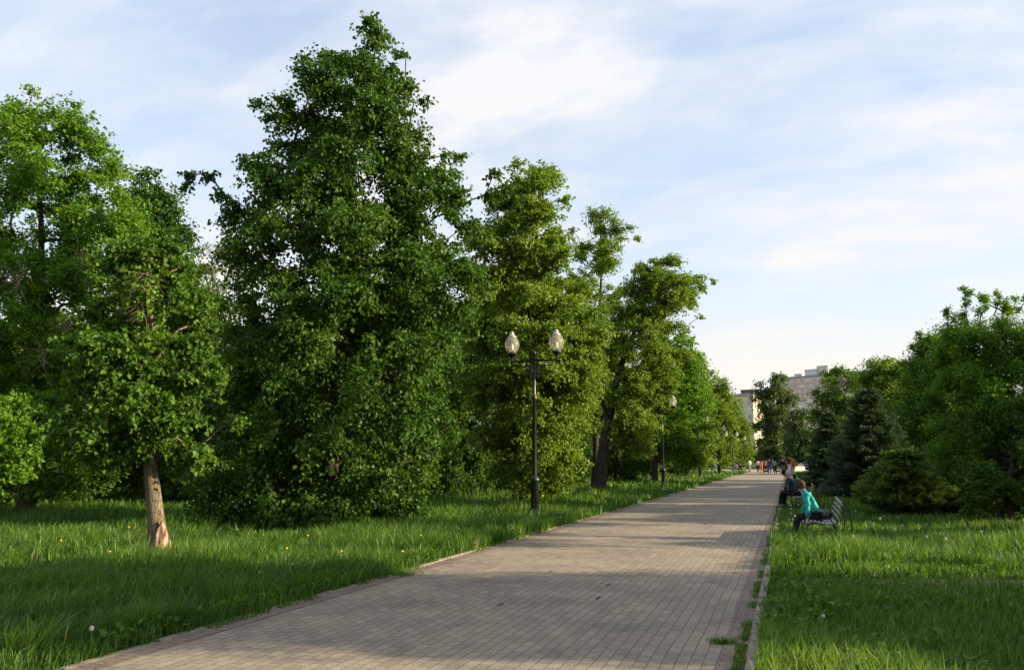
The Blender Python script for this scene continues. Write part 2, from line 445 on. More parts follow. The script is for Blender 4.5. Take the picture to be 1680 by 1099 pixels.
# ------------------------------------------------------------------ grass
def make_grass():
    rng = np.random.default_rng(5)
    bands = [(5.0, 8.5, 1750, 0.0056), (8.5, 12, 1150, 0.007), (12, 17, 640, 0.009), (17, 26, 260, 0.014), (26, 42, 95, 0.024), (42, 75, 26, 0.045), (75, 120, 8, 0.09)]
    P = []
    for d0, d1, dens, w in bands:
        lo, hi = -0.70 * d1 - 1.0, 0.70 * d1 + 1.0
        if d0 > 70: lo, hi = 0.05 * d1, 0.5 * d1
        n = int((d1 - d0) * (hi - lo) * dens)
        nt_ = max(1, n // 9)
        td = rng.uniform(d0, d1, nt_); tl = rng.uniform(lo, hi, nt_)
        k = rng.integers(0, nt_, n)
        sp = 0.07 * (w / 0.007) ** 0.6
        d = td[k] + rng.normal(0, sp, n); l = tl[k] + rng.normal(0, sp, n)
        keep = np.abs(l) < 0.67 * d + 0.8
        P.append(np.stack([d, l, np.full(n, w), td[k], tl[k]], 1)[keep])
    A = np.concatenate(P)
    d, l, w = A[:, 0], A[:, 1], A[:, 2]
    x = RV[0] * l + FV[0] * d; y = RV[1] * l + FV[1] * d
    tx = RV[0] * A[:, 4] + FV[0] * A[:, 3]; ty = RV[1] * A[:, 4] + FV[1] * A[:, 3]
    right = x > (XR + XL) / 2
    n0 = nz(tx, ty, 0); n1 = nz(tx, ty, 1); n2 = nz(tx, ty, 2)
    # height of the sward
    h = np.where(right, 0.12 + 0.03 * n1, 0.20 + 0.05 * n1 + 0.03 * n2)
    tall = right & (d > 11.7 + 0.5 * n1) & (d < 15.5)
    h = np.where(tall, 0.26 + 0.05 * n2, h)
    h = np.where(right & (d >= 15.5), 0.15 + 0.04 * n1, h)
    h = np.where(~right & (d > 12.5), 0.24 + 0.05 * n1 + 0.03 * n2, h)
    # ragged tufts along the left kerb
    edge = ~right & (x > XL - 1.3) & (d < 14)
    h = np.where(edge, 0.17 + 0.09 * np.maximum(n1 + n2, 0), h)
    # the trodden trail that crosses the lawn at about eleven metres
    tr = np.abs(d - (10.9 + 0.25 * n0 + np.where(right, 0.02 * (l - 5), 0.0)))
    trail = (tr < 0.42 + 0.12 * n2) & (right | (x < XL - 0.9))
    keep = ~(trail & (rng.random(len(d)) < np.where(right, 0.93, 0.75)))
    h = np.where(trail, 0.045, h)
    # off the paving
    m = 0.10 + 0.05 * n2
    off = (x > XR + 0.10 - 0.03 * n2 - np.where(d > 9, 0.05, 0)) | (x < XL - 0.01 + 0.07 * n2 + 0.03 * n1) | (y > YEND + 27)
    keep &= off
    keep &= ~((y > YEND - 1) & (y < YEND + 27) & (x > -26) & (x < 14))
    # thin, dark ground under the trees on the left
    keep &= ~((~right) & (d > 26) & (rng.random(len(d)) < 0.25))
    keep &= rng.random(len(d)) < np.clip(0.75 + 0.25 * n2, 0.3, 1)
    h = h * rng.uniform(0.45, 1.4, len(d)) * np.clip(1 + 0.25 * n2 + 0.2 * n1, 0.5, 1.6)
    d, l, w, x, y, h, n0, n1, right = [q[keep] for q in (d, l, w, x, y, h, n0, n1, right)]
    # tussocks: dense splayed clumps of longer, softer blades
    ntu = 420
    tdd = 6.2 + 11 * rng.random(ntu) ** 1.2; tll = rng.uniform(-0.68, 0.66, ntu) * tdd
    txx = RV[0] * tll + FV[0] * tdd; tyy = RV[1] * tll + FV[1] * tdd
    okk = (txx < XL - 0.3) | ((txx > XR + 0.5) & (tdd > 11.8) & (rng.random(ntu) < 0.5))
    # a ragged line of them follows the left kerb
    ke = 46
    kx = XL - 0.22 - np.abs(rng.normal(0, 0.35, ke)); ky = rng.uniform(5.5, 22, ke)
    txx = np.concatenate([txx[okk], kx]); tyy = np.concatenate([tyy[okk], ky])
    tr_ = rng.uniform(0.05, 0.15, len(txx)); th_ = rng.uniform(0.18, 0.36, len(txx)); ttn = rng.normal(0, 0.5, len(txx))
    nb_ = 85
    ii = np.repeat(np.arange(len(txx)), nb_)
    ro = np.abs(rng.normal(0, 1, len(ii))) * tr_[ii]; ra = rng.uniform(0, 2 * PI, len(ii))
    ux = txx[ii] + ro * np.cos(ra); uy = tyy[ii] + ro * np.sin(ra)
    okk = (ux < XL - 0.02) | (ux > XR + 0.12)
    ii, ux, uy, ra = ii[okk], ux[okk], uy[okk], ra[okk]
    dd_ = ux * FV[0] + uy * FV[1]
    x = np.concatenate([x, ux]); y = np.concatenate([y, uy]); h = np.concatenate([h, th_[ii] * rng.uniform(0.6, 1.2, len(ii))])
    w = np.concatenate([w, np.interp(dd_, [6, 12, 18], [0.0055, 0.008, 0.012])]); n0 = np.concatenate([n0, ttn[ii]]); n1 = np.concatenate([n1, ttn[ii]]); right = np.concatenate([right, ux > -3])
    i_t0, i_t1, ra_t = len(x) - len(ii), len(x), ra
    # weeds growing in the joint between border and kerb, and over the kerb
    ne = 16000
    ey = rng.uniform(5.5, 60, ne) ** 1.0
    ey = 6 + (ey - 5.5) * rng.random(ne)
    sel = np.sin(ey * 1.9) + np.sin(ey * 4.7 + 1) + 0.8 * np.sin(ey * 11.3) > -0.1
    ey = ey[sel]; ne = len(ey)
    ex = np.where(rng.random(ne) < 0.55, XR - 0.015 - np.abs(rng.normal(0, 0.035, ne)), XL - 0.06 + np.abs(rng.normal(0, 0.07, ne)))
    # one tuft out on the border
    na = 230
    ex = np.concatenate([ex, XR - 0.22 + rng.normal(0, 0.06, na), XL + 0.12 + rng.normal(0, 0.1, 260)]); ey = np.concatenate([ey, 7.6 + rng.normal(0, 0.05, na), 10.5 + rng.normal(0, 0.12, 260)])
    ne = len(ex)
    x = np.concatenate([x, ex]); y = np.concatenate([y, ey]); h = np.concatenate([h, rng.uniform(0.02, 0.07, ne)])
    w = np.concatenate([w, np.full(ne, 0.006)]); n0 = np.concatenate([n0, np.zeros(ne)]); n1 = np.concatenate([n1, np.full(ne, 0.3)]); right = np.concatenate([right, np.ones(ne, bool)])
    n = len(x)
    az = rng.uniform(0, 2 * PI, n)
    lean = rng.uniform(0.10, 0.75, n) * h
    az[i_t0:i_t1] = ra_t + rng.normal(0, 0.4, len(ra_t)); lean[i_t0:i_t1] *= 1.5
    wind = 0.25 * h
    fx, fy = np.cos(az) * lean + wind * 0.6, np.sin(az) * lean
    wa = az + PI / 2 + rng.normal(0, 0.5, n)
    hw = w * rng.uniform(0.5, 1.1, n)
    wx, wy = np.cos(wa) * hw, np.sin(wa) * hw
    V = np.zeros((n, 5, 3))
    V[:, 0] = np.stack([x - wx, y - wy, np.full(n, -0.005)], 1)
    V[:, 1] = np.stack([x + wx, y + wy, np.full(n, -0.005)], 1)
    V[:, 2] = np.stack([x + wx * .75 + fx * .38, y + wy * .75 + fy * .38, h * .62], 1)
    V[:, 3] = np.stack([x - wx * .75 + fx * .38, y - wy * .75 + fy * .38, h * .62], 1)
    V[:, 4] = np.stack([x + fx, y + fy, h * rng.uniform(0.8, 1.0, n)], 1)
    base = (np.arange(n) * 5)[:, None]
    loops = (base + np.array([0, 1, 2, 3, 3, 2, 4])[None]).ravel()
    starts = ((np.arange(n) * 7)[:, None] + np.array([0, 4])[None]).ravel()
    t = np.clip(0.34 + 0.13 * n1 + 0.10 * n0 + rng.normal(0, 0.15, n), 0, 0.80)
    t = np.where(rng.random(n) < 0.015, 1.0, t)
    o = fast_mesh('grass', V.reshape(-1, 3), loops, starts, M['grass'], tint=np.repeat(t, 2))
    tag(o, 'green uneven grass covering the lawns on both sides of the path', 'grass', kind='stuff')
    print('grass blades', n)


make_grass()


# low broad-leaved weeds (plantain, dandelion rosettes, clover) among the grass
def make_weeds():
    rng = np.random.default_rng(41)
    n = 2600
    d = 6 + 12 * rng.random(n) ** 1.1; l = rng.uniform(-0.68, 0.68, n) * d
    x = RV[0] * l + FV[0] * d; y = RV[1] * l + FV[1] * d
    ok = ((x < XL - 0.15) | (x > XR + 0.2)) & (nz(x, y, 1) + 0.6 * nz(x, y, 2) > 0.15)
    # some hug the kerbs
    m = 260
    ky = rng.uniform(5.5, 20, m); kx = np.where(rng.random(m) < 0.6, XL - 0.1 - np.abs(rng.normal(0, 0.12, m)), XR + 0.14 + np.abs(rng.normal(0, 0.08, m)))
    x = np.concatenate([x[ok], kx]); y = np.concatenate([y[ok], ky])
    k = 9; n = len(x)
    i = np.repeat(np.arange(n), k)
    a = rng.uniform(0, 6.28, n * k)
    r = rng.uniform(0.5, 1.2, n)[i]
    L = 0.075 * r * rng.uniform(0.7, 1.3, n * k); el = rng.uniform(0.15, 1.1, n * k)
    D3 = np.stack([np.cos(a) * np.cos(el), np.sin(a) * np.cos(el), np.sin(el)], 1)
    S = np.stack([-np.sin(a), np.cos(a), np.zeros(n * k)], 1)
    base = np.stack([x[i], y[i], 0.02 + rng.uniform(0, 0.13, n * k)], 1) + D3 * 0.015
    W = L * rng.uniform(0.2, 0.38, n * k)
    V = np.zeros((n * k, 6, 3))
    V[:, 0] = base; V[:, 1] = base + D3 * (L * .35)[:, None] + S * (W * .8)[:, None]; V[:, 2] = base + D3 * (L * .75)[:, None] + S * W[:, None] * .8
    V[:, 3] = base + D3 * L[:, None] - UZ * (L * .15)[:, None]
    V[:, 4] = base + D3 * (L * .75)[:, None] - S * W[:, None] * .8; V[:, 5] = base + D3 * (L * .35)[:, None] - S * (W * .8)[:, None]
    o = fast_mesh('weeds', V.reshape(-1, 3), np.arange(n * k * 6), np.arange(n * k) * 6, M['lime'], tint=np.clip(rng.normal(0.45, 0.2, n * k), 0, 1))
    tag(o, 'low broad-leaved weeds growing between the grass blades', 'weeds', kind='stuff')


make_weeds()


# bare earth of the trail (thin sheet following the trail)
def trail_sheet(l0, l1, name='trail'):
    mb = MB(); v = []; f = []
    n = 40
    for i in range(n + 1):
        l = l0 + (l1 - l0) * i / n
        c = 10.9 + (0.02 * (l - 5) if l0 > 0 else 0.0)
        xx, yy = RV[0] * l + FV[0] * c, RV[1] * l + FV[1] * c
        c += 0.25 * float(nz(np.array([xx]), np.array([yy]), 0)[0])
        w = 0.26 * min(1, (i + 0.2) / 3, (n - i + 0.2) / 3)
        for s in (-1, 1):
            p = RV * l + FV * (c + s * w)
            v.append((p[0], p[1], 0.004))
    for i in range(n): f.append((2 * i, 2 * i + 2, 2 * i + 3, 2 * i + 1))
    mb.add(v, f)
    tag(mb.build(name, M['earth']), kind='structure')


M['earth'] = plain('bare_earth', (0.15, 0.118, 0.075), 0.95, 0, 0.45, 5, 0.8, 0.1)
trail_sheet(4.6, 12)
trail_sheet(-6.4, -2.9)


# ------------------------------------------------------------------ trees
LEAF4 = np.array([(0, 0, 0), (0.42, 0.42, 0.10), (0, 1.0, -0.12), (-0.42, 0.42, 0.10)], float)
LEAF6 = np.array([(0, 0, 0), (0.40, 0.18, 0.07), (0.40, 0.58, 0.05), (0, 1.05, -0.18), (-0.40, 0.58, 0.05), (-0.40, 0.18, 0.07)], float)
MAPLE = np.array([(0, 0, 0), (0.52, 0.30, 0.10), (0.20, 0.52, 0.0), (0, 1.1, -0.14), (-0.20, 0.52, 0.0), (-0.52, 0.30, 0.10)], float)


def leaves(name, pos, out, size, m, parent, rng, shape=LEAF4, droop=0.55, up=0.38, tint_mu=0.42, tint_sd=0.20, ctint=None):
    n = len(pos)
    rnd = rng.normal(size=(n, 3)); rnd /= np.linalg.norm(rnd, axis=1, keepdims=True)
    nor = out * 0.6 + rnd * 0.85; nor[:, 2] += up
    nor /= np.linalg.norm(nor, axis=1, keepdims=True)
    tip = out * 0.6 + rng.normal(size=(n, 3)) * 0.5; tip[:, 2] -= droop
    tip -= nor * (tip * nor).sum(1, keepdims=True)
    tip /= np.linalg.norm(tip, axis=1, keepdims=True) + 1e-9
    sd = np.cross(tip, nor)
    s = size * rng.uniform(0.6, 1.25, n)
    V = pos[:, None, :] + s[:, None, None] * (sd[:, None, :] * shape[None, :, 0, None] + tip[:, None, :] * shape[None, :, 1, None] + nor[:, None, :] * shape[None, :, 2, None])
    k = len(shape)
    t = np.clip(tint_mu + rng.normal(0, tint_sd, n) + (ctint if ctint is not None else 0), 0, 1)
    return fast_mesh(name, V.reshape(-1, 3), np.arange(n * k), np.arange(n) * k, m, parent, t)


class Tubes:
    def __init__(self): self.V = []; self.L = []; self.n = 0

    def add(self, pts, rad, sides=6):
        pts = np.asarray(pts, float); k = len(pts)
        t = np.gradient(pts, axis=0); t /= np.linalg.norm(t, axis=1, keepdims=True) + 1e-9
        ref = np.array([0, 0, 1.0]) if abs(t[:, 2]).mean() < 0.8 else np.array([0, 1.0, 0])
        a = np.cross(t, ref); a /= np.linalg.norm(a, axis=1, keepdims=True) + 1e-9
        b = np.cross(t, a)
        ang = np.arange(sides) * 2 * PI / sides
        ring = pts[:, None, :] + np.asarray(rad, float)[:, None, None] * (np.cos(ang)[None, :, None] * a[:, None, :] + np.sin(ang)[None, :, None] * b[:, None, :])
        self.V.append(ring.reshape(-1, 3))
        i = np.arange(k - 1)[:, None]; q = np.arange(sides)[None, :]; q2 = (q + 1) % sides
        f = np.stack([i * sides + q, i * sides + q2, (i + 1) * sides + q2, (i + 1) * sides + q], -1).reshape(-1, 4) + self.n
        self.L.append(f); self.n += k * sides

    def build(self, name, m, parent):
        V = np.concatenate(self.V); F = np.concatenate(self.L)
        return fast_mesh(name, V, F.ravel(), np.arange(len(F)) * 4, m, parent, smooth=True)


def grow(name, root, prof, trunk, clumps, nleaf, lsize, leafm, barkm, seed, rtrunk=0.18, crad=(0.45, 0.85), extra=(),
         shape=LEAF4, droop=0.55, depth=0.9, rim=0.55, twig_t=14, flat=0.8, tint_mu=0.38, ax=(RV, FV), gap=0.0, noise_seed=None, upshoot=0.0, noextra=False, stems=(), spread=0.16, boughs=0.5):
    """crown and trunk of a broadleaf tree.
    prof: (z, xl, xr) going up, in metres relative to the base; trunk: list of (x, y, z);"""
    rng = np.random.default_rng(seed)
    R_, F_ = ax
    prof = sorted(prof)
    pz = np.array([p[0] for p in prof]); pl = np.array([p[1] for p in prof]); pr = np.array([p[2] for p in prof])
    zs = np.linspace(pz[0], pz[-1], 200)
    hw = np.maximum((np.interp(zs, pz, pr) - np.interp(zs, pz, pl)) / 2, 0.1)
    cdf = np.cumsum(hw ** 1.15); cdf /= cdf[-1]
    cr = rng.uniform(*crad, clumps)
    C = []
    tries = 0
    # a few random waves carve hollows into the crown so that light and dark clumps read
    kk = rng.normal(size=(5, 3)) * (2.6 / max(1.2, hw.max())); ph = rng.uniform(0, 6.28, 5)
    nbough = 0
    cr = np.sort(cr)[::-1]
    if boughs > 0:
        target = int(clumps * boughs)
        zz_prev = 0.0
        nb_tot = target / 4.3
        order_z = (np.arange(int(nb_tot) + 1) + rng.random(int(nb_tot) + 1)) / (int(nb_tot) + 1)
        crs = []
        for bi, u in enumerate(order_z):
            z = np.interp(u, cdf, zs)
            a = bi * 2.39996 + rng.normal(0, 0.25)
            xl, xr = np.interp(z, pz, pl), np.interp(z, pz, pr)
            c = (xl + xr) / 2; h = (xr - xl) / 2
            reach = rng.uniform(0.80, 1.06)
            k = int(np.clip(round(2.2 + h * 0.75), 2, 7))
            rise = rng.uniform(-0.12, 0.30) * h * (1 if z > pz[0] + 0.25 * (pz[-1] - pz[0]) else 0.4)
            for q_ in range(k):
                f_ = 0.30 + 0.70 * (q_ + 0.5) / k if k > 1 else 0.9
                rr = crad[0] + (crad[1] - crad[0]) * (0.95 - 0.75 * f_ * rng.uniform(0.6, 1.1))
                rr = max(rr, crad[0] * 0.75)
                hh = max(h * reach - rr * 0.28, 0.03)
                aa = a + rng.normal(0, 0.10)
                p = np.array([c + hh * f_ * math.cos(aa), hh * depth * f_ * math.sin(aa), z + rise * (f_ - 0.5) * 2 - 0.10 * h * max(0, f_ - 0.6)])
                p[2] = min(p[2], pz[-1] - rr * 0.4)
                C.append(p); crs.append(rr)
        cr = np.concatenate([crs, rng.uniform(*crad, max(clumps - len(C), 0) + 1)])
    while len(C) < clumps and tries < clumps * 40:
        tries += 1
        z = np.interp(rng.random(), cdf, zs)
        rr = cr[len(C)]
        xl, xr = np.interp(z, pz, pl), np.interp(z, pz, pr)
        h = max((xr - xl) / 2 - rr * 0.30, 0.05); c = (xl + xr) / 2
        r = rng.random() ** rim; a = rng.uniform(0, 2 * PI)
        x = c + h * r * math.cos(a); y = h * depth * r * math.sin(a)
        zz = min(z, pz[-1] - rr * 0.5)
        p = np.array([x, y, zz])
        if gap > 0:
            s = np.sin(kk @ p + ph).sum() / 2.2
            if s < -1 + gap * 1.2 and r > 0.35: continue
        if C:
            dd = np.array(C) - p
            if (np.sqrt((dd ** 2).sum(1)).min() < rr * 0.55) and tries < clumps * 25: continue
        C.append(p)
    for e in extra:
        C.append(np.array([e[0], e[1], e[2]]))
    cr = np.concatenate([cr[:len(C) - len(extra)], [e[3] for e in extra]]) if len(extra) else cr[:len(C)]
    C = np.array(C)
    # skeleton
    nodes = []; par = []; rad = []; ln = []
    tb = Tubes()

    def stem(pts, r0, r1, sides=9):
        pts = np.asarray(pts, float)
        d = np.concatenate([[0], np.cumsum(np.linalg.norm(np.diff(pts, axis=0), axis=1))])
        m_ = max(6, int(d[-1] / 0.3))
        s = np.linspace(0, d[-1], m_)
        q = np.stack([np.interp(s, d, pts[:, i]) for i in range(3)], 1)
        q[1:-1] = (q[:-2] + 2 * q[1:-1] + q[2:]) / 4
        rr_ = r0 + (r1 - r0) * (s / d[-1]) ** 0.8
        q[:, 0] += np.sin(s * 1.7 + seed) * 0.03; q[:, 1] += np.cos(s * 1.3 + seed) * 0.03
        return q, rr_
    q, rr_ = stem(trunk, rtrunk, rtrunk * 0.14)
    qd = q.copy(); rd = rr_.copy(); zrel = (qd[:, 2] - qd[0, 2])
    rd = rd * (1 + 0.7 * np.exp(-zrel / 0.15))
    tb.add(np.stack([qd @ np.array([1, 0, 0]), qd @ np.array([0, 1, 0]), qd[:, 2]], 1), rd, 12)
    L = np.concatenate([[0], np.cumsum(np.linalg.norm(np.diff(q, axis=0), axis=1))])
    zlow = pz[0] - 0.2
    for i in range(len(q)):
        if q[i, 2] >= min(zlow, q[-1, 2] * 0.5) and i > 1:
            nodes.append(q[i]); par.append(-1); rad.append(rr_[i]); ln.append(L[i])
    for st in stems:
        q2, r2 = stem(st[0], st[1], st[1] * 0.15)
        tb.add(q2, r2, 8)
        for i in range(2, len(q2)):
            nodes.append(q2[i]); par.append(-1); rad.append(r2[i]); ln.append(3 + i * 0.3)
    nT = len(nodes)
    dax = np.min(np.linalg.norm(C[:, None, :] - np.array(nodes)[None], axis=2), axis=1)
    order = np.argsort(dax)
    cnt = {}
    for ci in order:
        p = C[ci]
        nd = np.array(nodes); dv = p - nd
        dist = np.linalg.norm(dv, axis=1)
        cost = dist + 0.35 * np.array(ln) + np.where(nd[:, 2] > p[2] + 0.1, 0.8 * (nd[:, 2] - p[2]), 0)
        j = int(np.argmin(cost))
        nodes.append(p); par.append(j); rad.append(0); ln.append(ln[j] + dist[j])
    w = np.ones(len(nodes))
    for i in range(len(nodes) - 1, nT - 1, -1):
        if par[i] >= nT: w[par[i]] += w[i]
    for i in range(nT, len(nodes)):
        j = par[i]
        r1 = min(0.010 * math.sqrt(w[i]) + 0.004, rtrunk * 0.5)
        r0 = r1 * 1.25 if j >= nT else min(r1 * 1.4, rad[j] * 0.9)
        a_, b_2 = nodes[j], nodes[i]
        dlen = np.linalg.norm(b_2 - a_)
        mid1 = a_ + (b_2 - a_) * 0.35 + rng.normal(0, 0.05, 3) * dlen; mid1[2] += 0.04 * dlen
        mid2 = a_ + (b_2 - a_) * 0.7 + rng.normal(0, 0.05, 3) * dlen; mid2[2] += 0.05 * dlen
        tb.add([a_, mid1, mid2, b_2], [r0, (r0 * 2 + r1) / 3, (r0 + r1 * 2) / 3, r1 * 0.8], 5)
    # leaves on twigs that radiate from every clump
    nC = len(C)
    wgt = cr ** 1.6; wgt = wgt / wgt.sum()
    li = rng.choice(nC, nleaf, p=wgt)
    cen = np.array([(pl.min() + pr.max()) / 2 * 0, 0, (pz[0] + pz[-1]) * 0.45])
    trunk_x = np.interp(C[:, 2], q[:, 2], q[:, 0])
    outc = C - np.stack([trunk_x, np.zeros(nC), C[:, 2] * 0.75 + cen[2] * 0.25 - 0.3], 1)
    outc /= np.linalg.norm(outc, axis=1, keepdims=True) + 1e-9
    T = rng.normal(size=(nC, twig_t, 3)); T /= np.linalg.norm(T, axis=2, keepdims=True)
    T = T * 0.9 + outc[:, None, :] * 0.45
    T[:, :, 2] += upshoot
    T /= np.linalg.norm(T, axis=2, keepdims=True)
    T[:, :, 2] *= flat
    TL = rng.uniform(0.55, 1.25, (nC, twig_t))
    ti = rng.integers(0, twig_t, nleaf)
    t = rng.random(nleaf) ** 0.75
    v = T[li, ti]
    pos = C[li] + v * (t * TL[li, ti] * cr[li])[:, None]
    pos[:, 2] -= (1 - upshoot) * 0.30 * droop * 1.4 * cr[li] * t ** 2
    pos += rng.normal(0, 1, (nleaf, 3)) * (cr[li] * spread * 0.8)[:, None] * np.array([1, 1, 0.7])
    ct = rng.normal(0, 0.09, nC)[li]
    # some visible twigs
    nv = min(nC * 3, 420)
    for _ in range(nv):
        i = rng.integers(0, nC); k2 = rng.integers(0, twig_t)
        e = T[i, k2] * TL[i, k2] * cr[i]
        p1 = C[i] + e * 0.5; p2 = C[i] + e * 0.95; p2[2] -= 0.2 * cr[i]
        tb.add([C[i], p1, p2], [0.007, 0.005, 0.003], 3)
    ROT = np.stack([R_, F_, UZ], 0)
    pos = pos @ ROT; v = v @ ROT
    tb.V = [a @ ROT for a in tb.V]
    tb.build('trunk', barkm, root)
    pos[:, 2] = np.maximum(pos[:, 2], 0.04)
    leaves('crown', pos, v, lsize, leafm, root, rng, shape, droop, tint_mu=tint_mu, ctint=ct)
    return C


def shoots(*lst):
    e = []
    for (x0, y0, x1, y1, n, r0, r1) in lst:
        for i in range(n):
            t = i / (n - 1); e.append((x0 + (x1 - x0) * t + 5 * math.sin(3 * i), y0 + (y1 - y0) * t, r0 + (r1 - r0) * t))
    return e


def px_tree(name, label, D, bx, prof_px, clumps, nleaf, lsize, leafm, seed, rtrunk=0.18, barkm=None, trunk_px=None, extra_px=(), group=None, cat='tree', stems_px=(), zmin=None, top_frac=0.9, **kw):
    b = base_at(bx, D)
    root = empty(name, b, 0, label, cat, group)
    bl = float(b @ RV)
    prof = []
    for (py, xl, xr) in prof_px:
        l0, z = lat_z(xl, py, D); l1, _ = lat_z(xr, py, D)
        prof.append((z, l0 - bl, l1 - bl))
    prof.sort()

    def loc(p):
        l, z = lat_z(p[0], p[1], D)
        return (l - bl, p[2] if len(p) > 2 else 0.0, max(z, -0.1))
    if trunk_px:
        tr = [(0, 0, -0.1)] + [loc(p) for p in trunk_px]
    else:
        zt = prof[0][0] + (prof[-1][0] - prof[0][0]) * top_frac
        cx = (prof[-1][1] + prof[-1][2]) / 2
        tr = [(0, 0, -0.1), (0.05, 0, 0.4 * zt), (cx * 0.6, 0.1, 0.75 * zt), (cx, 0, zt)]
    ex = [(*loc(e[:2]), e[2]) for e in extra_px]
    ex = [(e[0], (i % 3 - 1) * 0.3, e[2], e[3]) for i, e in enumerate(ex)]
    st = [([loc(p) for p in s[0]], s[1]) for s in stems_px]
    grow(name, root, prof, tr, clumps, nleaf, lsize, leafm, barkm or M['bark'], seed, rtrunk=rtrunk, extra=ex, stems=st, **kw)
    return root


Q = 1.0
# -- the big lime in the middle
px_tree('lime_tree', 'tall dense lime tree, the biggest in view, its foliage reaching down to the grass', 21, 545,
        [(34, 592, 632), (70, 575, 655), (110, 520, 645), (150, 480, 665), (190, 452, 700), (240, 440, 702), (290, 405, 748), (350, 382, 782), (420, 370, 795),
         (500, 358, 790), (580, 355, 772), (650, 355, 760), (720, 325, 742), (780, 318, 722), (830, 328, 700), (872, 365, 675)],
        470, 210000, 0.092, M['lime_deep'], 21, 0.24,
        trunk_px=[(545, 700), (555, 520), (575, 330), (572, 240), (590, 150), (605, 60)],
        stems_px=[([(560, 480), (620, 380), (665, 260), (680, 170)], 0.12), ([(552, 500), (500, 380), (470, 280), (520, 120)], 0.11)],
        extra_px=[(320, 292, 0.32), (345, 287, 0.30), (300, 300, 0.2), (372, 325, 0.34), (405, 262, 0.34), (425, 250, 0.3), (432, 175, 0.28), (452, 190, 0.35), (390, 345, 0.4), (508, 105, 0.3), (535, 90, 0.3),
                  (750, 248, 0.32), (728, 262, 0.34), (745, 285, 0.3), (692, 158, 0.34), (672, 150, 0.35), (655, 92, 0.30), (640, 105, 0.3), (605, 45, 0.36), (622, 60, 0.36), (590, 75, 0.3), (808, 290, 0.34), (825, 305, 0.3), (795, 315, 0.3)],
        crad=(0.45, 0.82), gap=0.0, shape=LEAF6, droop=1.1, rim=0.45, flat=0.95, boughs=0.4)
# -- the small damaged lime in front
T1 = px_tree('lime_tree', 'small lime with a leaning bare trunk and a peeled scar at its foot', 13.3, 266,
        [(385, 190, 285), (430, 165, 310), (500, 140, 335), (560, 118, 352), (620, 105, 366), (680, 98, 376), (715, 110, 372), (742, 160, 350)],
        120, 30000, 0.075, M['lime'], 5, 0.165, barkm=M['bark_light'],
        trunk_px=[(256, 860), (245, 790), (239, 720), (238, 620), (243, 520), (243, 440)],
        extra_px=[(95, 655, 0.22), (100, 700, 0.24), (375, 690, 0.22), (370, 620, 0.22), (330, 745, 0.25), (300, 762, 0.2), (165, 745, 0.22), (120, 735, 0.2), (275, 750, 0.2)],
        crad=(0.26, 0.46), gap=0.22, shape=LEAF6, droop=0.9, depth=0.85)
# -- left edge maples
T5 = px_tree('maple_tree', 'tall bright green maple at the left edge of the photo', 25, 40,
        [(160, 30, 110), (190, 5, 158), (240, -40, 178), (300, -90, 195), (370, -140, 235), (460, -170, 262), (560, -170, 262), (640, -170, 235), (710, -160, 210), (780, -140, 170)],
        330, 135000, 0.115, M['bright'], 31, 0.26, extra_px=[(62, 158, 0.35), (28, 175, 0.35), (110, 165, 0.4), (130, 200, 0.45), (165, 240, 0.4), (175, 262, 0.3), (170, 300, 0.6), (195, 315, 0.55), (200, 350, 0.6), (215, 375, 0.6), (185, 400, 0.7), (225, 420, 0.6), (235, 460, 0.6), (150, 330, 0.7), (100, 260, 0.7), (120, 300, 0.7), (60, 230, 0.7), (240, 520, 0.7), (215, 560, 0.8), (230, 610, 0.7)],
        crad=(0.5, 0.95), gap=0.25, shape=MAPLE, droop=0.35, rim=0.5, tint_mu=0.35)
px_tree('leafy_shrub', 'low bright green shrub jutting in at the left edge above the grass', 17, -20,
        [(640, -60, 30), (680, -90, 58), (720, -100, 66), (760, -90, 50), (800, -70, 20)],
        40, 12000, 0.085, M['bright'], 33, 0.07, crad=(0.25, 0.45), shape=MAPLE, cat='shrub')
px_tree('maple_tree', 'dark-leaved tree rising between the left edge maple and the biggest lime', 34, 240,
        [(284, 228, 262), (320, 200, 285), (370, 192, 306), (430, 200, 328), (520, 225, 345), (620, 235, 360), (710, 235, 360), (770, 250, 350)],
        190, 60000, 0.14, M['lime_deep'], 35, 0.2, crad=(0.6, 1.0), gap=0.1, extra_px=[(240, 290, 0.5), (255, 283, 0.4), (300, 375, 0.5)])
px_tree('ash_tree', 'thin sparse pale tree with sky showing through, left of the biggest lime', 52, 348,
        [(392, 325, 372), (430, 310, 392), (500, 300, 400), (580, 300, 405), (680, 310, 400)],
        70, 8000, 0.17, M['pale_sparse'], 37, 0.16, crad=(0.6, 1.1), gap=0.3)
# -- right of the big lime
px_tree('lime_tree', 'broad sunlit lime tree behind the nearest street lamp', 31, 862,
        [(272, 865, 905), (305, 825, 920), (345, 775, 925), (400, 755, 940), (470, 745, 962), (530, 745, 992), (600, 745, 1006), (680, 748, 985), (740, 765, 958), (800, 790, 925)],
        300, 165000, 0.102, M['fresh'], 41, 0.24, extra_px=[(848, 275, 0.45), (905, 285, 0.4), (880, 280, 0.4), (925, 330, 0.4), (990, 610, 0.4)],
        crad=(0.5, 0.95), gap=0.3, rim=0.5, shape=LEAF6, tint_mu=0.46)
px_tree('maple_tree', 'slender tall tree with a straight dark stem rising behind the leaning tree', 47, 975,
        [(342, 966, 1003), (375, 948, 1022), (430, 930, 1035), (490, 925, 1035), (560, 930, 1040), (640, 930, 1035), (700, 945, 1020)],
        120, 40000, 0.125, M['fresh'], 43, 0.22, trunk_px=[(982, 600), (985, 500), (986, 420), (985, 360)],
        extra_px=[(1032, 378, 0.5), (1042, 392, 0.45), (1018, 392, 0.5), (1015, 412, 0.4), (940, 380, 0.5)], crad=(0.5, 0.95), gap=0.6, tint_mu=0.48)
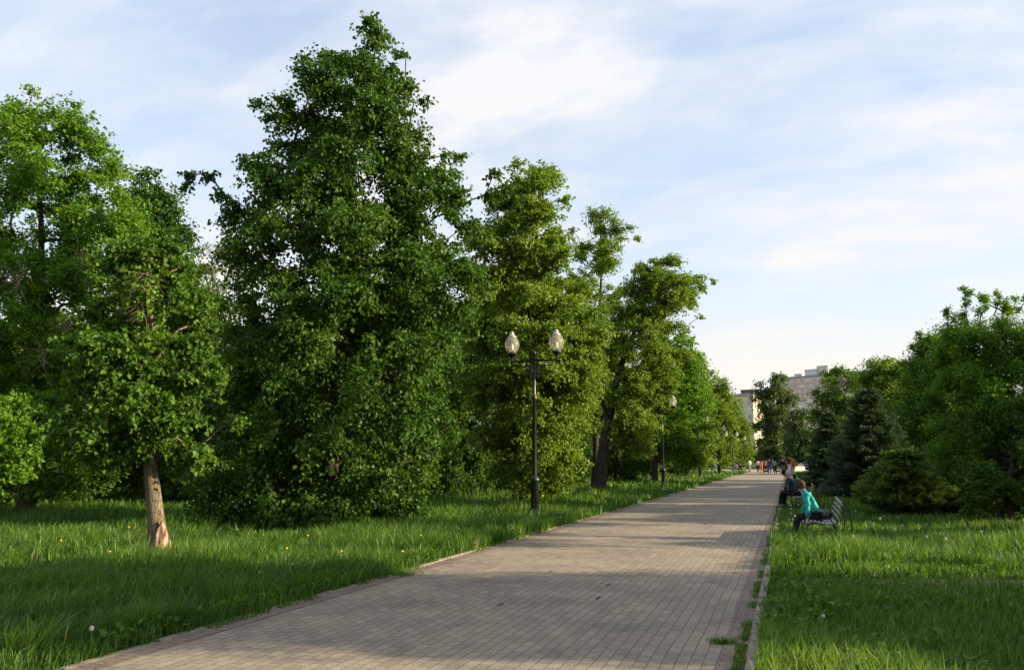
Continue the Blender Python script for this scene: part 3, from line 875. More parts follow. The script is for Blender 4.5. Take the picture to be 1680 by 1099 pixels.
px_tree('maple_tree', 'spreading tree with a thick leaning forked trunk beside the path lawn', 40, 983,
        [(425, 1068, 1100), (450, 1035, 1145), (488, 1018, 1142), (525, 998, 1120), (575, 985, 1122), (630, 978, 1118), (680, 992, 1080), (735, 1015, 1068)],
        190, 80000, 0.112, M['fresh'], 45, 0.33, trunk_px=[(987, 760), (996, 700), (1008, 640), (1022, 590), (1050, 520), (1075, 450)],
        stems_px=[([(998, 690), (984, 650), (975, 600), (965, 540)], 0.14)],
        extra_px=[(1050, 440, 0.5), (1042, 470, 0.6), (1030, 520, 0.7), (1060, 540, 0.7), (1142, 462, 0.5), (1152, 470, 0.4), (1130, 480, 0.45), (1128, 500, 0.45), (1120, 545, 0.4), (1125, 585, 0.4), (1148, 520, 0.25), (1138, 495, 0.35), (1165, 462, 0.25), (1150, 455, 0.35), (1075, 427, 0.4), (1105, 435, 0.4), (960, 690, 0.5), (950, 720, 0.5)],
        crad=(0.48, 0.9), gap=0.45, rim=0.55, tint_mu=0.46, boughs=0.6)
px_tree('maple_tree', 'fresh green tree overhanging the second street lamp', 58, 1075,
        [(545, 1082, 1122), (572, 1062, 1146), (600, 1055, 1162), (625, 1048, 1168), (670, 1045, 1168), (720, 1050, 1165), (755, 1065, 1150)],
        110, 34000, 0.17, M['bright'], 47, 0.25, crad=(0.7, 1.2), gap=0.35)
px_tree('maple_tree', 'fourth tree of the row from the leaning tree, sunlit and rounded', 78, 1128,
        [(580, 1122, 1150), (615, 1105, 1168), (670, 1095, 1172), (715, 1100, 1172), (752, 1110, 1165)],
        90, 22000, 0.22, M['fresh'], 49, 0.25, crad=(0.9, 1.5), gap=0.3)
px_tree('maple_tree', 'sunlit tree beside the third and fourth street lamps', 122, 1180,
        [(616, 1166, 1186), (648, 1150, 1200), (690, 1146, 1208), (730, 1153, 1208), (756, 1163, 1198)],
        90, 20000, 0.29, M['fresh'], 51, 0.3, crad=(1.2, 2.1), gap=0.2)
px_tree('maple_tree', 'last and lowest tree of the left row in front of the yellow building', 148, 1212,
        [(645, 1190, 1204), (668, 1180, 1216), (705, 1178, 1228), (740, 1184, 1232), (757, 1194, 1226)],
        80, 17000, 0.36, M['fresh'], 53, 0.3, crad=(1.3, 2.2), gap=0.3)
# -- far centre
px_tree('poplar_tree', 'tall two-topped tree at the end of the path in front of the buildings', 175, 1275,
        [(616, 1266, 1284), (635, 1256, 1296), (655, 1244, 1303), (690, 1236, 1312), (725, 1238, 1315), (756, 1242, 1318)],
        140, 32000, 0.42, M['grey_leaf'], 55, 0.45, barkm=M['bark_far'], extra_px=[(1248, 632, 2.0), (1243, 642, 2.0), (1252, 645, 2.2), (1275, 618, 1.8), (1240, 655, 1.5)], crad=(1.6, 2.6), gap=0.35)
px_tree('willow_tree', 'grey-green willow at the far end of the path beside the two-topped tree', 160, 1312,
        [(668, 1300, 1318), (690, 1292, 1330), (720, 1288, 1340), (758, 1292, 1340)],
        70, 12000, 0.42, M['grey_leaf'], 57, 0.4, barkm=M['bark_far'], crad=(1.5, 2.4), gap=0.2, droop=1.2)
# -- right side
px_tree('maple_tree', 'rounded dark tree right of the tall far building', 92, 1380,
        [(604, 1368, 1412), (622, 1346, 1438), (662, 1328, 1448), (705, 1324, 1448), (745, 1335, 1440), (765, 1350, 1430)],
        150, 42000, 0.21, M['lime'], 59, 0.3, crad=(1.0, 1.7), gap=0.25)
px_tree('maple_tree', 'pale green tree rising behind the blue spruce', 55, 1455,
        [(590, 1436, 1480), (606, 1418, 1502), (640, 1408, 1515), (680, 1405, 1518), (740, 1415, 1515), (780, 1430, 1500)],
        170, 56000, 0.15, M['fresh'], 61, 0.22, crad=(0.7, 1.2), gap=0.3, upshoot=0.3)
px_tree('maple_tree', 'loose green maple with upright shoots, second from the right edge', 37, 1540,
        [(560, 1505, 1560), (600, 1492, 1590), (660, 1482, 1610), (730, 1482, 1610), (800, 1495, 1600)],
        170, 60000, 0.12, M['bright'], 63, 0.18, extra_px=[(1505, 558, 0.3), (1512, 568, 0.3), (1535, 562, 0.3), (1548, 556, 0.3)] + shoots((1530, 650, 1500, 552, 6, 0.5, 0.2), (1545, 640, 1540, 548, 6, 0.5, 0.2), (1500, 680, 1480, 600, 4, 0.5, 0.25)), crad=(0.5, 0.9), gap=0.2, shape=MAPLE, upshoot=0.9, droop=0.2, boughs=0.15, flat=1.15, spread=0.28)
px_tree('maple_tree', 'large bright maple with tall upright shoots filling the right edge', 26, 1655,
        [(540, 1560, 1740), (560, 1545, 1760), (600, 1525, 1780), (670, 1510, 1830), (750, 1530, 1830), (830, 1550, 1830), (868, 1590, 1800)],
        360, 170000, 0.078, M['bright'], 65, 0.22,
        extra_px=[(1582, 488, 0.22), (1585, 505, 0.25), (1588, 525, 0.3), (1608, 500, 0.22), (1620, 498, 0.25), (1645, 500, 0.25), (1640, 515, 0.3), (1556, 522, 0.22), (1665, 512, 0.3), (1600, 520, 0.3), (1582, 478, 0.15), (1648, 488, 0.18), (1675, 500, 0.25), (1555, 512, 0.16), (1620, 488, 0.18)] + shoots((1610, 620, 1578, 478, 8, 0.45, 0.16), (1600, 600, 1552, 515, 6, 0.4, 0.15), (1625, 600, 1608, 490, 6, 0.4, 0.15), (1650, 600, 1645, 482, 7, 0.45, 0.16), (1680, 600, 1672, 492, 6, 0.45, 0.2), (1560, 640, 1525, 560, 5, 0.4, 0.15)),
        crad=(0.38, 0.68), gap=0.2,  shape=MAPLE, upshoot=0.9, droop=0.2, rim=0.5, boughs=0.15, flat=1.15, spread=0.28,
        stems_px=[([(1650, 780), (1620, 650), (1590, 540), (1582, 490)], 0.06), ([(1655, 780), (1660, 650), (1645, 510)], 0.06)])
px_tree('leafy_shrub', 'dark broad shrub at the right edge below the large maple', 21, 1660,
        [(650, 1630, 1720), (710, 1600, 1780), (780, 1580, 1790), (840, 1575, 1790), (885, 1590, 1760)],
        90, 30000, 0.09, M['lime_deep'], 67, 0.08, crad=(0.3, 0.55), gap=0.2, cat='shrub')


# -- scar, broken top and dead twigs of the small lime
def ellip_patch():
    mb = MB()
    b = T1.location
    rows = 10; cols = 7
    rs = random.Random(4)
    v = []; f = []
    toc = np.array([-b[0], -b[1]]); toc /= np.linalg.norm(toc)
    ac = math.atan2(toc[1], toc[0]) + 0.35
    for i in range(rows):
        t = i / (rows - 1)
        z = 0.02 + 0.62 * t
        wv = (0.75 + 0.45 * math.sin(t * PI * 0.8)) * (1 - t ** 2.5) + 0.04
        rr = (0.165 * (1 - 0.12 * t) * (1 + 0.7 * math.exp(-(z + 0.1) / 0.15)) + 0.012)
        cx = -0.095 * z / 0.55 * 0.95
        for j in range(cols):
            s = j / (cols - 1) - 0.5
            a = ac + s * 2 * wv + 0.10 * math.sin(i * 1.7) * (1 - abs(s))
            r2 = rr + (0.012 * rs.random() if 0 < j < cols - 1 else -0.016)
            p = RV * cx
            v.append((p[0] + r2 * math.cos(a), p[1] + r2 * math.sin(a), z))
    for i in range(rows - 1):
        for j in range(cols - 1):
            a = i * cols + j
            f.append((a, a + 1, a + cols + 1, a + cols))
    mb.add(v, f)
    return mb


def scar_material():
    m, nt, out = newmat('peeled_wood')
    tc = N(nt, 'ShaderNodeTexCoord')
    mp = N(nt, 'ShaderNodeMapping'); mp.inputs['Scale'].default_value = (1, 1, 0.3)
    nt.links.new(tc.outputs['Object'], mp.inputs['Vector'])
    no = N(nt, 'ShaderNodeTexNoise'); no.inputs['Scale'].default_value = 14; no.inputs['Detail'].default_value = 6
    nt.links.new(mp.outputs['Vector'], no.inputs['Vector'])
    r = ramp(nt, [(0.40, (0.06, 0.032, 0.022)), (0.49, (0.20, 0.095, 0.055)), (0.56, (0.36, 0.25, 0.165)), (0.68, (0.40, 0.33, 0.25))])
    nt.links.new(no.outputs['Fac'], r.inputs['Fac'])
    b = N(nt, 'ShaderNodeBsdfPrincipled'); b.inputs['Roughness'].default_value = 0.85
    nt.links.new(r.outputs['Color'], b.inputs['Base Color'])
    nt.links.new(b.outputs['BSDF'], out.inputs['Surface'])
    return m


ellip_patch().build('bark_scar', scar_material(), T1)
rt = random.Random(19)
for (px, py, D_) in ((110, 545, 21.5), (70, 600, 21.5), (135, 440, 22), (30, 470, 21.5)):
    tw = MB()
    c_ = at(px, py, D_) - np.array(T5.location)
    tw.tube([c_ - UZ * 0.5 + FV * 0.6, c_, c_ + UZ * 0.5 + RV * 0.1], [0.022, 0.016, 0.008], 5)
    for i in range(16):
        d = RV * rt.uniform(-0.6, 0.6) + UZ * rt.uniform(-0.4, 0.6) - FV * rt.uniform(0, 0.4)
        s_ = c_ + UZ * rt.uniform(-.1, .45)
        tw.tube([s_, s_ + d * 0.5 + UZ * 0.03, s_ + d], [0.014, 0.009, 0.003], 4)
    tw.build('dead_twigs', M['twig'], T5)
tw = MB()
rt = random.Random(9)
tp = np.array(at(241, 448, 12.72)) - np.array(T1.location)
tw.tube([tp + FV * 0.35 - UZ * 0.85, tp + FV * 0.08 - UZ * 0.45, tp - UZ * 0.2 + RV * 0.02, tp], [0.05, 0.042, 0.032, 0.018], 8)
for i in range(46):
    a = rt.uniform(PI * 0.6, PI * 1.45) if i % 3 else rt.uniform(0, 2 * PI)
    l = rt.uniform(0.12, 0.42) * (2.0 if i < 2 else 1)
    p0 = tp + UZ * (-rt.uniform(0.0, 0.7)) * (0.1 if i < 4 else 1)
    dirv = RV * math.cos(a) - FV * abs(math.sin(a)) * 0.5 - UZ * (rt.uniform(0.1, 0.9) if i >= 4 else 0.03)
    pts = [p0]; q0 = p0
    for k in range(4):
        dirv = dirv + np.array([rt.uniform(-.28, .28) for _ in range(3)]) - UZ * 0.10 * (i >= 4)
        q0 = q0 + dirv * l / 4; pts.append(q0)
    r0 = rt.uniform(0.005, 0.010)
    tw.tube(pts, [r0, r0 * 0.8, r0 * 0.6, r0 * 0.4, 0.0015], 4)
tw.build('dead_twigs', M['twig'], T1)


# -- dark wood behind on the left: generic trees and shrubs, shared meshes
def generic(name, seed, h, w, nleaf, ls, lm, label, group, cat='tree', low=0.6):
    root = empty(name, (0, 0, 0), 0, label, cat, group)
    prof = [(low, -w * 0.30, w * 0.30), (h * 0.3, -w * 0.48, w * 0.5), (h * 0.55, -w * 0.5, w * 0.48), (h * 0.8, -w * 0.34, w * 0.32), (h, -w * 0.1, w * 0.12)]
    grow(name, root, prof, [(0, 0, -0.1), (0.1, 0, h * 0.4), (0, 0.1, h * 0.9)], int(nleaf / 330), nleaf, ls, lm, M['bark'], seed, rtrunk=0.018 * h + 0.05,
         crad=(w * 0.09, w * 0.16), gap=0.3)
    return root


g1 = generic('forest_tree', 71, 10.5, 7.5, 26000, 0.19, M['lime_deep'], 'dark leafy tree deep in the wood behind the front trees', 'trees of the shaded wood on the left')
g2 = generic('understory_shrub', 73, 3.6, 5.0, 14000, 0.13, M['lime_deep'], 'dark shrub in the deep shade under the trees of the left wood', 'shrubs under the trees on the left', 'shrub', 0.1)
g3 = generic('side_tree', 75, 10.0, 7.5, 30000, 0.16, M['lime'], 'leafy tree beside the lawn to the right of the photographer', 'trees to the right of the photographer')
spots = [(-140, 44), (-20, 52), (110, 44), (60, 40), (205, 45), (330, 42), (270, 50), (180, 60), (300, 62), (400, 47), (480, 58), (640, 43), (540, 42), (760, 47), (700, 52), (860, 62), (700, 70), (20, 70), (930, 74), (1010, 84), (1035, 66), (955, 60), (560, 75), (1060, 100), (1120, 125)]
for i, (px, D) in enumerate(spots):
    o = g1 if i == 0 else copy_tree(g1)
    o.location = tuple(base_at(px, D)); o.rotation_euler.z = i * 1.7
    s = 0.85 + 0.25 * ((i * 37) % 10) / 10 + (0.25 if D > 60 else 0)
    if px > 900: s *= 0.8
    elif px > 420: s *= 1.2
    o.scale = (s, s, s)
spots = [(-60, 30), (20, 36), (85, 33), (150, 38), (215, 36), (285, 31), (340, 36), (395, 30), (450, 34), (640, 33), (720, 36), (790, 38), (60, 44), (250, 46), (860, 44), (930, 52), (1010, 60), (1062, 72), (1110, 92), (700, 50), (820, 56), (1150, 115), (45, 27.5), (-30, 28)]
for i, (px, D) in enumerate(spots):
    o = g2 if i == 0 else copy_tree(g2)
    o.location = tuple(base_at(px, D)); o.rotation_euler.z = i * 2.3
    s = 0.85 + 0.4 * ((i * 53) % 10) / 10
    o.scale = (s, s, s * (0.8 if D < 36 else 1.0))
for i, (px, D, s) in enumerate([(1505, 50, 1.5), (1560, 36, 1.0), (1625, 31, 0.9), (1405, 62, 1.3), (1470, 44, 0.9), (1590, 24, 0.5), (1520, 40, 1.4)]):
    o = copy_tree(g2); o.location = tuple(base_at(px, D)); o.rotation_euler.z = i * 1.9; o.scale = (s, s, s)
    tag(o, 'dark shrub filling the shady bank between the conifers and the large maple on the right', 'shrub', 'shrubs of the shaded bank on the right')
# trees to the right of the photographer: they throw the shade over the near lawn and path
for i, (l, d, s, sz) in enumerate([(11.3, 8.3, 0.62, 0.75), (9.4, 7.5, 0.42, 0.5), (13.2, 6.1, 0.55, 0.85), (15.5, 7.5, 0.68, 0.95), (20, 7.0, 0.7, 1.15), (25.5, 6.3, 0.75, 1.35), (24.5, 23.5, 0.9, 0.9), (30, 30, 0.9, 1.0), (33, 40, 1.0, 1.1), (40, 50, 1.1, 1.1), (46, 62, 1.2, 1.2)]):
    o = g3 if i == 0 else copy_tree(g3)
    p = RV * l + FV * d
    o.location = tuple(p); o.rotation_euler.z = i * 2.1; o.scale = (s, s, sz)


g4 = generic('side_tree', 78, 11.5, 6.5, 8000, 0.17, M['lime'], 'tall thin-crowned tree beside the lawn to the right of the photographer', 'thin-crowned trees to the right of the photographer', low=6.2)
for i, (l, d, s) in enumerate([(21.5, 15.0, 1.0), (23.5, 19.5, 1.05)]):
    o = g4 if i == 0 else copy_tree(g4)
    o.location = tuple(RV * l + FV * d); o.rotation_euler.z = i * 2.0; o.scale = (s, s, s)


# ------------------------------------------------------------------ spruces
def spruce(label, D, bx, top_py, half_px, seed, m, nb_scale=1.0, low=0.15, tipmu=0.3, dens=1.0, name='spruce_tree', droop=0.12, lift=0.15):
    rng = np.random.default_rng(seed)
    b = base_at(bx, D); root = empty(name, b, 0, label, 'tree' if name == 'spruce_tree' else 'shrub')
    _, H = lat_z(bx, top_py, D)
    W = half_px * D / FPX
    tb = Tubes(); tb.add([(0, 0, -0.1), (0.02, 0, H * 0.5), (0, 0, H)], [0.025 * H, 0.016 * H, 0.004], 8)
    pos = []; out = []; tn = []
    z = low
    lvl = 0
    while z < H * 0.985:
        f = 1 - z / H
        nb = int((6 + 3.5 * f) * nb_scale)
        R = W * (f ** 0.75) * 1.0
        for k in range(nb):
            a = 2 * PI * (k + rng.uniform(-.35, .35)) / nb + lvl * 0.9
            L = R * rng.uniform(0.65, 1.12) + 0.10
            n = 8
            t = np.linspace(0, 1, n)
            bz = z + rng.uniform(-0.08, 0.08) * (H / 4) + L * (lift * t * 1.2 - droop * 2.2 * t ** 1.3 + 0.35 * droop * t ** 4 * 4) + (0.35 * L * t if f < 0.2 else 0)
            bx_, by_ = np.cos(a) * L * t, np.sin(a) * L * t
            P = np.stack([bx_, by_, bz], 1)
            tb.add(P[::2], np.linspace(0.012 + 0.006 * L, 0.003, 4), 4)
            # side twigs with needles
            m_n = int((34 + 150 * L) * dens)
            u = rng.random(m_n) ** 0.7
            side = rng.uniform(-1, 1, m_n)
            sw = 0.34 * L * (1 - 0.72 * u) + 0.03
            cx = np.interp(u, t, P[:, 0]); cy = np.interp(u, t, P[:, 1]); cz = np.interp(u, t, P[:, 2])
            fw = np.abs(side) * sw * 0.7
            x = cx + np.cos(a) * fw - np.sin(a) * side * sw
            y = cy + np.sin(a) * fw + np.cos(a) * side * sw
            zz = cz - np.abs(side) * sw * 0.25 + rng.normal(0, 0.025, m_n)
            pos.append(np.stack([x, y, zz], 1))
            o_ = np.stack([np.cos(a) - np.sin(a) * side * 0.9, np.sin(a) + np.cos(a) * side * 0.9, rng.normal(0.05, 0.35, m_n)], 1)
            out.append(o_); tn.append(np.clip(tipmu + 0.55 * (u ** 3) + rng.normal(0, 0.13, m_n), 0, 1))
        z += (0.085 + 0.05 * f) * (H / 4.5) ** 0.6
        lvl += 1
    pos = np.concatenate(pos); out = np.concatenate(out); tn = np.concatenate(tn)
    out /= np.linalg.norm(out, axis=1, keepdims=True)
    pos[:, 2] = np.maximum(pos[:, 2], 0.03)
    # each spray: a narrow pointed sliver lying along the twig
    n = len(pos)
    rr = rng.normal(size=(n, 3)); rr[:, 2] += 0.5
    sd = np.cross(out, rr); sd /= np.linalg.norm(sd, axis=1, keepdims=True)
    s = rng.uniform(0.6, 1.3, n) * (0.085 + 0.012 * W)
    wv = s * 0.16
    V = np.zeros((n, 4, 3))
    V[:, 0] = pos; V[:, 1] = pos + out * s[:, None] * .5 + sd * wv[:, None]
    V[:, 2] = pos + out * s[:, None]; V[:, 3] = pos + out * s[:, None] * .5 - sd * wv[:, None]
    tb.build('trunk', M['bark'], root)
    fast_mesh('crown', V.reshape(-1, 3), np.arange(n * 4), np.arange(n) * 4, m, root, tn)
    print(label, n)
    return root


spruce('tall blue spruce with layered drooping branches on the right lawn', 35, 1435, 640, 82, 81, M['needle'], 1.2, dens=1.25)
spruce('shorter blue spruce standing left of the tall blue spruce', 46, 1366, 676, 50, 83, M['needle'], 1.1, dens=1.2)
spruce('young bushy spruce with light green shoot tips behind the nearest bench', 24, 1488, 742, 78, 85, M['needle_tip'], 1.3, dens=1.5, tipmu=0.15, droop=0.02, lift=0.25)

# low brownish shrub at the far end of the path, hedge behind the square
px_tree('brown_shrub', 'low brownish shrub at the far end of the path behind the dark walker', 118, 1293,
        [(752, 1284, 1302), (758, 1281, 1305), (765, 1283, 1303), (769, 1286, 1300)], 20, 2500, 0.22,
        leafmat('brown_leaf', [(0.06, 0.04, 0.025), (0.10, 0.07, 0.04), (0.16, 0.12, 0.07)]), 91, 0.05, crad=(0.4, 0.6), cat='shrub')
hg = px_tree('hedge', 'long dark hedge closing the far end of the square', 182, 1290,
        [(738, 1225, 1350), (745, 1215, 1365), (757, 1215, 1365), (764, 1215, 1365)], 90, 14000, 0.5, M['lime_deep'], 93, 0.1, crad=(1.0, 1.8), depth=0.12, cat='hedge', rim=0.8)

# ------------------------------------------------------------------ street lamps
def glass_material():
    m, nt, out = newmat('lamp_glass')
    tr = N(nt, 'ShaderNodeBsdfTransparent'); tr.inputs['Color'].default_value = (0.96, 0.95, 0.84, 1)
    gl = N(nt, 'ShaderNodeBsdfGlossy'); gl.inputs['Roughness'].default_value = 0.06; gl.inputs['Color'].default_value = (1, 1, 1, 1)
    df = N(nt, 'ShaderNodeBsdfDiffuse'); df.inputs['Color'].default_value = (0.80, 0.76, 0.58, 1)
    tl = N(nt, 'ShaderNodeBsdfTranslucent'); tl.inputs['Color'].default_value = (0.80, 0.77, 0.60, 1)
    fr = N(nt, 'ShaderNodeFresnel'); fr.inputs['IOR'].default_value = 1.5
    m0 = N(nt, 'ShaderNodeMixShader'); m0.inputs[0].default_value = 0.5
    nt.links.new(df.outputs[0], m0.inputs[1]); nt.links.new(tl.outputs[0], m0.inputs[2])
    m1 = N(nt, 'ShaderNodeMixShader'); m1.inputs[0].default_value = 0.30
    nt.links.new(tr.outputs[0], m1.inputs[1]); nt.links.new(m0.outputs[0], m1.inputs[2])
    m2 = N(nt, 'ShaderNodeMixShader'); nt.links.new(fr.outputs[0], m2.inputs[0])
    nt.links.new(m1.outputs[0], m2.inputs[1]); nt.links.new(gl.outputs[0], m2.inputs[2])
    nt.links.new(m2.outputs[0], out.inputs['Surface'])
    return m


M['glass'] = glass_material()
M['bulb'] = plain('white_bulb', (0.85, 0.83, 0.75), 0.4, 0, 0.03)


def make_lamp():
    root = empty('street_lamp', (0, 0, 0))
    mb = MB()
    mb.lathe([(0, -0.1), (0.19, -0.1), (0.19, 0.05), (0.165, 0.09), (0.135, 0.13), (0.13, 0.2), (0.125, 0.98), (0.14, 1.0), (0.14, 1.04), (0.10, 1.10), (0.062, 1.14)], sides=20)
    mb.build('base', M['iron'], root, True)
    mb = MB()
    mb.lathe([(0.064, 1.13), (0.058, 3.40), (0.078, 3.43), (0.082, 3.50), (0.060, 3.55), (0.042, 3.60), (0.036, 4.78), (0.062, 4.84), (0.058, 4.90), (0.03, 4.95), (0.0, 4.97)], sides=16)
    mb.build('pole', M['iron'], root, True)
    mb = MB()
    mb.box(-0.72, 0.72, -0.022, 0.022, 4.60, 4.66)
    mb.box(-0.60, -0.05, -0.016, 0.016, 4.46, 4.49); mb.box(0.05, 0.60, -0.016, 0.016, 4.46, 4.49)
    mb.build('crossarm', M['iron'], root)
    for s in (-1, 1):
        mb = MB()
        mb.box(s * 0.13 - 0.02, s * 0.13 + 0.02, -0.014, 0.014, 4.08, 4.598)
        mb.tube([(s * 0.15, 0, 4.20), (s * 0.20, 0, 4.34), (s * 0.32, 0, 4.455)], 0.014, 6)
        mb.tube([(s * 0.045, 0, 4.30), (s * 0.11, 0, 4.30)], 0.013, 6)
        mb.tube([(s * 0.36, 0, 4.49), (s * 0.36, 0, 4.60)], 0.011, 6)
        mb.build('bracket', M['iron'], root)
        c = (s * 0.72, 0, 0)
        mb = MB()
        mb.lathe([(0.0, 4.53), (0.028, 4.54), (0.026, 4.72), (0.06, 4.78), (0.115, 4.83), (0.155, 4.86), (0.155, 4.895), (0.12, 4.90), (0.0, 4.90)], c, 18)
        mb.build('lamp_holder', M['iron'], root, True)
        mb = MB()
        mb.lathe([(0.115, 4.90), (0.165, 4.96), (0.205, 5.04), (0.225, 5.13), (0.225, 5.20), (0.205, 5.28), (0.165, 5.35), (0.125, 5.395)], c, 24)
        g = mb.build('globe', M['glass'], root, True)
        mb = MB()
        mb.lathe([(0.130, 5.39), (0.138, 5.40), (0.132, 5.42), (0.085, 5.46), (0.055, 5.51), (0.040, 5.56), (0.032, 5.575), (0.0, 5.58)], c, 20)
        mb.build('globe_cap', M['capmetal'], g, True)
        mb = MB()
        mb.lathe([(0, 4.895), (0.085, 4.905), (0.085, 4.99), (0.05, 5.02), (0.052, 5.13), (0.03, 5.18), (0, 5.19)], c, 14)
        mb.build('bulb', M['bulb'], g, True)
    return root


lamp = make_lamp()
labs = ['nearest black double street lamp with two acorn globes, standing in full view',
        'second black street lamp, its globes half hidden in leaves',
        'third street lamp, mostly swallowed by foliage with only its base clear',
        'fourth street lamp with both pale globes clear against dark leaves',
        'fifth street lamp, lower and right behind the fourth',
        'sixth street lamp from the camera near the far square',
        'seventh street lamp from the camera at the far end of the lawn',
        'farthest and smallest street lamp at the end of the path']
depths = [(877.5, 24.4), (1089, 49.5), (1149, 72), (1180, 92), (1203, 112), (1217, 133), (1228, 154), (1241, 176)]
for i, (px, D) in enumerate(depths):
    o = lamp if i == 0 else copy_tree(lamp)
    p = base_at(px, D); o.location = (p[0], p[1], 0)
    tag(o, labs[i], 'street lamp', 'double globe street lamps along the left of the path')


# ------------------------------------------------------------------ benches
def make_bench(L=2.4):
    root = empty('park_bench', (0, 0, 0))
    h = L / 2
    mb = MB()
    prof = [(-0.40, 0.365), (-0.33, 0.415), (-0.24, 0.43), (-0.15, 0.425), (-0.06, 0.41), (0.03, 0.395), (0.12, 0.385), (0.21, 0.39), (0.29, 0.41)]
    for i, (x, z) in enumerate(prof):
        a = math.atan2(prof[min(i + 1, 8)][1] - prof[max(i - 1, 0)][1], prof[min(i + 1, 8)][0] - prof[max(i - 1, 0)][0])
        rot = np.array([[math.cos(a), 0, -math.sin(a)], [0, 1, 0], [math.sin(a), 0, math.cos(a)]])
        mb.box(x - 0.033, x + 0.033, -h, h, z - 0.013, z + 0.013, rot)
    mb.build('seat', M['slat'], root)
    mb = MB()
    for i, (x, z) in enumerate([(0.375, 0.50), (0.405, 0.60), (0.435, 0.70), (0.47, 0.80)]):
        a = -1.28
        rot = np.array([[math.cos(a), 0, -math.sin(a)], [0, 1, 0], [math.sin(a), 0, math.cos(a)]])
        mb.box(x - 0.042, x + 0.042, -h, h, z - 0.013, z + 0.013, rot)
    mb.build('backrest', M['slat'], root)
    for s in (-1, 1):
        y = s * (h - 0.06)
        mb = MB()
        def arc(pts, r=0.017):
            p = np.array(pts, float); t = np.linspace(0, 1, len(p)); u = np.linspace(0, 1, 22)
            # smooth interpolation through the points
            q = np.stack([np.interp(u, t, p[:, k]) for k in range(2)], 1)
            for _ in range(4): q[1:-1] = (q[:-2] + 2 * q[1:-1] + q[2:]) / 4
            mb.tube(np.stack([q[:, 0], np.full(22, y), q[:, 1]], 1), r, 8)
        arc([(-0.42, 0.34), (-0.36, 0.52), (-0.18, 0.66), (0.02, 0.65), (0.20, 0.50), (0.32, 0.28), (0.42, 0.10), (0.46, -0.05)])
        arc([(-0.42, 0.34), (-0.44, 0.20), (-0.38, 0.06), (-0.28, -0.05)])
        arc([(-0.42, 0.34), (-0.20, 0.40), (0.05, 0.37), (0.30, 0.38), (0.36, 0.46)], 0.014)
        arc([(0.34, 0.40), (0.40, 0.58), (0.46, 0.72), (0.50, 0.86)], 0.015)
        arc([(0.50, 0.84), (0.60, 0.70), (0.66, 0.45), (0.66, 0.20), (0.64, -0.05)])
        arc([(-0.36, 0.10), (-0.15, 0.24), (0.10, 0.25), (0.30, 0.30)], 0.012)
        mb.build('end_frame', M['iron'], root, True)
    return root


bench = make_bench()
c0 = np.array(at(1318, 851, 16.1))
BX = float(c0[0]) + 0.34; BY = float(c0[1]) + 1.2
bench.location = (BX, BY, 0); bench.scale = (0.82, 1, 0.95)
tag(bench, 'nearest park bench, grey slats and curved black iron arms, under the teal person', 'bench', 'park benches along the right edge of the path')
b2 = copy_tree(bench)
b2y = 29.6
b2.location = (BX - 0.22, b2y, 0)
tag(b2, 'second park bench, mostly hidden behind the person in dark blue', 'bench', 'park benches along the right edge of the path')
print('bench', BX, BY)

# grey bag on the near bench
mb = MB()
mb.lathe([(0.0, 0.0), (0.17, 0.005), (0.20, 0.06), (0.19, 0.20), (0.14, 0.28), (0.05, 0.31), (0, 0.31)], sides=20)
bag = empty('cloth_bag', (BX + 0.10, BY + 0.30, 0.407), 0, 'slumped dark grey cloth bag on the bench seat behind the person in teal', 'bag')
bo = mb.build('bag_body', cloth('bag_cloth', (0.075, 0.075, 0.085)), bag, True)
bo.scale = (0.8, 1.9, 0.55)
mb = MB(); mb.tube([(-0.02, -0.10, 0.20), (0.0, -0.06, 0.27), (0.02, 0.06, 0.27), (0.0, 0.12, 0.20)], 0.012, 6)
mb.build('strap', cloth('bag_strap', (0.03, 0.03, 0.033)), bag, True)


# ------------------------------------------------------------------ people
def skin_mesh(name, pts, edges, rads, m, parent, root_i=0, sub=1, smooth=True):
    me = bpy.data.meshes.new(name + '_cage')
    bm = bmesh.new()
    lay = bm.verts.layers.skin.verify()
    vs = []
    for i, p in enumerate(pts):
        v = bm.verts.new(tuple(float(c) for c in p)); vs.append(v)
        r = rads[i]
        v[lay].radius = (r, r) if np.isscalar(r) else (r[0], r[1])
        v[lay].use_root = (i == root_i)
    for a, b in edges: bm.edges.new((vs[a], vs[b]))
    bm.to_mesh(me); bm.free()
    tmp = bpy.data.objects.new('tmp', me); COL.objects.link(tmp)
    sk = tmp.modifiers.new('s', 'SKIN'); sk.use_smooth_shade = smooth
    ss = tmp.modifiers.new('u', 'SUBSURF'); ss.levels = sub; ss.render_levels = sub
    dg = bpy.context.evaluated_depsgraph_get(); dg.update()
    ev = tmp.evaluated_get(dg)
    nm = bpy.data.meshes.new_from_object(ev)
    bpy.data.objects.remove(tmp)
    nm.name = name
    nm.materials.clear(); nm.materials.append(m)
    if name in ('jacket', 'shirt') and sub > 1:
        rf = np.random.default_rng(len(pts) + int(1000 * abs(float(pts[2][1]))))
        kf = rf.normal(size=(6, 3)) * np.array([22, 22, 34]); pf = rf.uniform(0, 6.28, 6)
        for v in nm.vertices:
            c = np.array(v.co); dsp = 0.0055 * float(np.sin(kf @ c + pf).sum())
            v.co = v.co + v.normal * dsp
    nm.polygons.foreach_set('use_smooth', np.ones(len(nm.polygons), bool))
    o = bpy.data.objects.new(name, nm); COL.objects.link(o); o.parent = parent
    return o


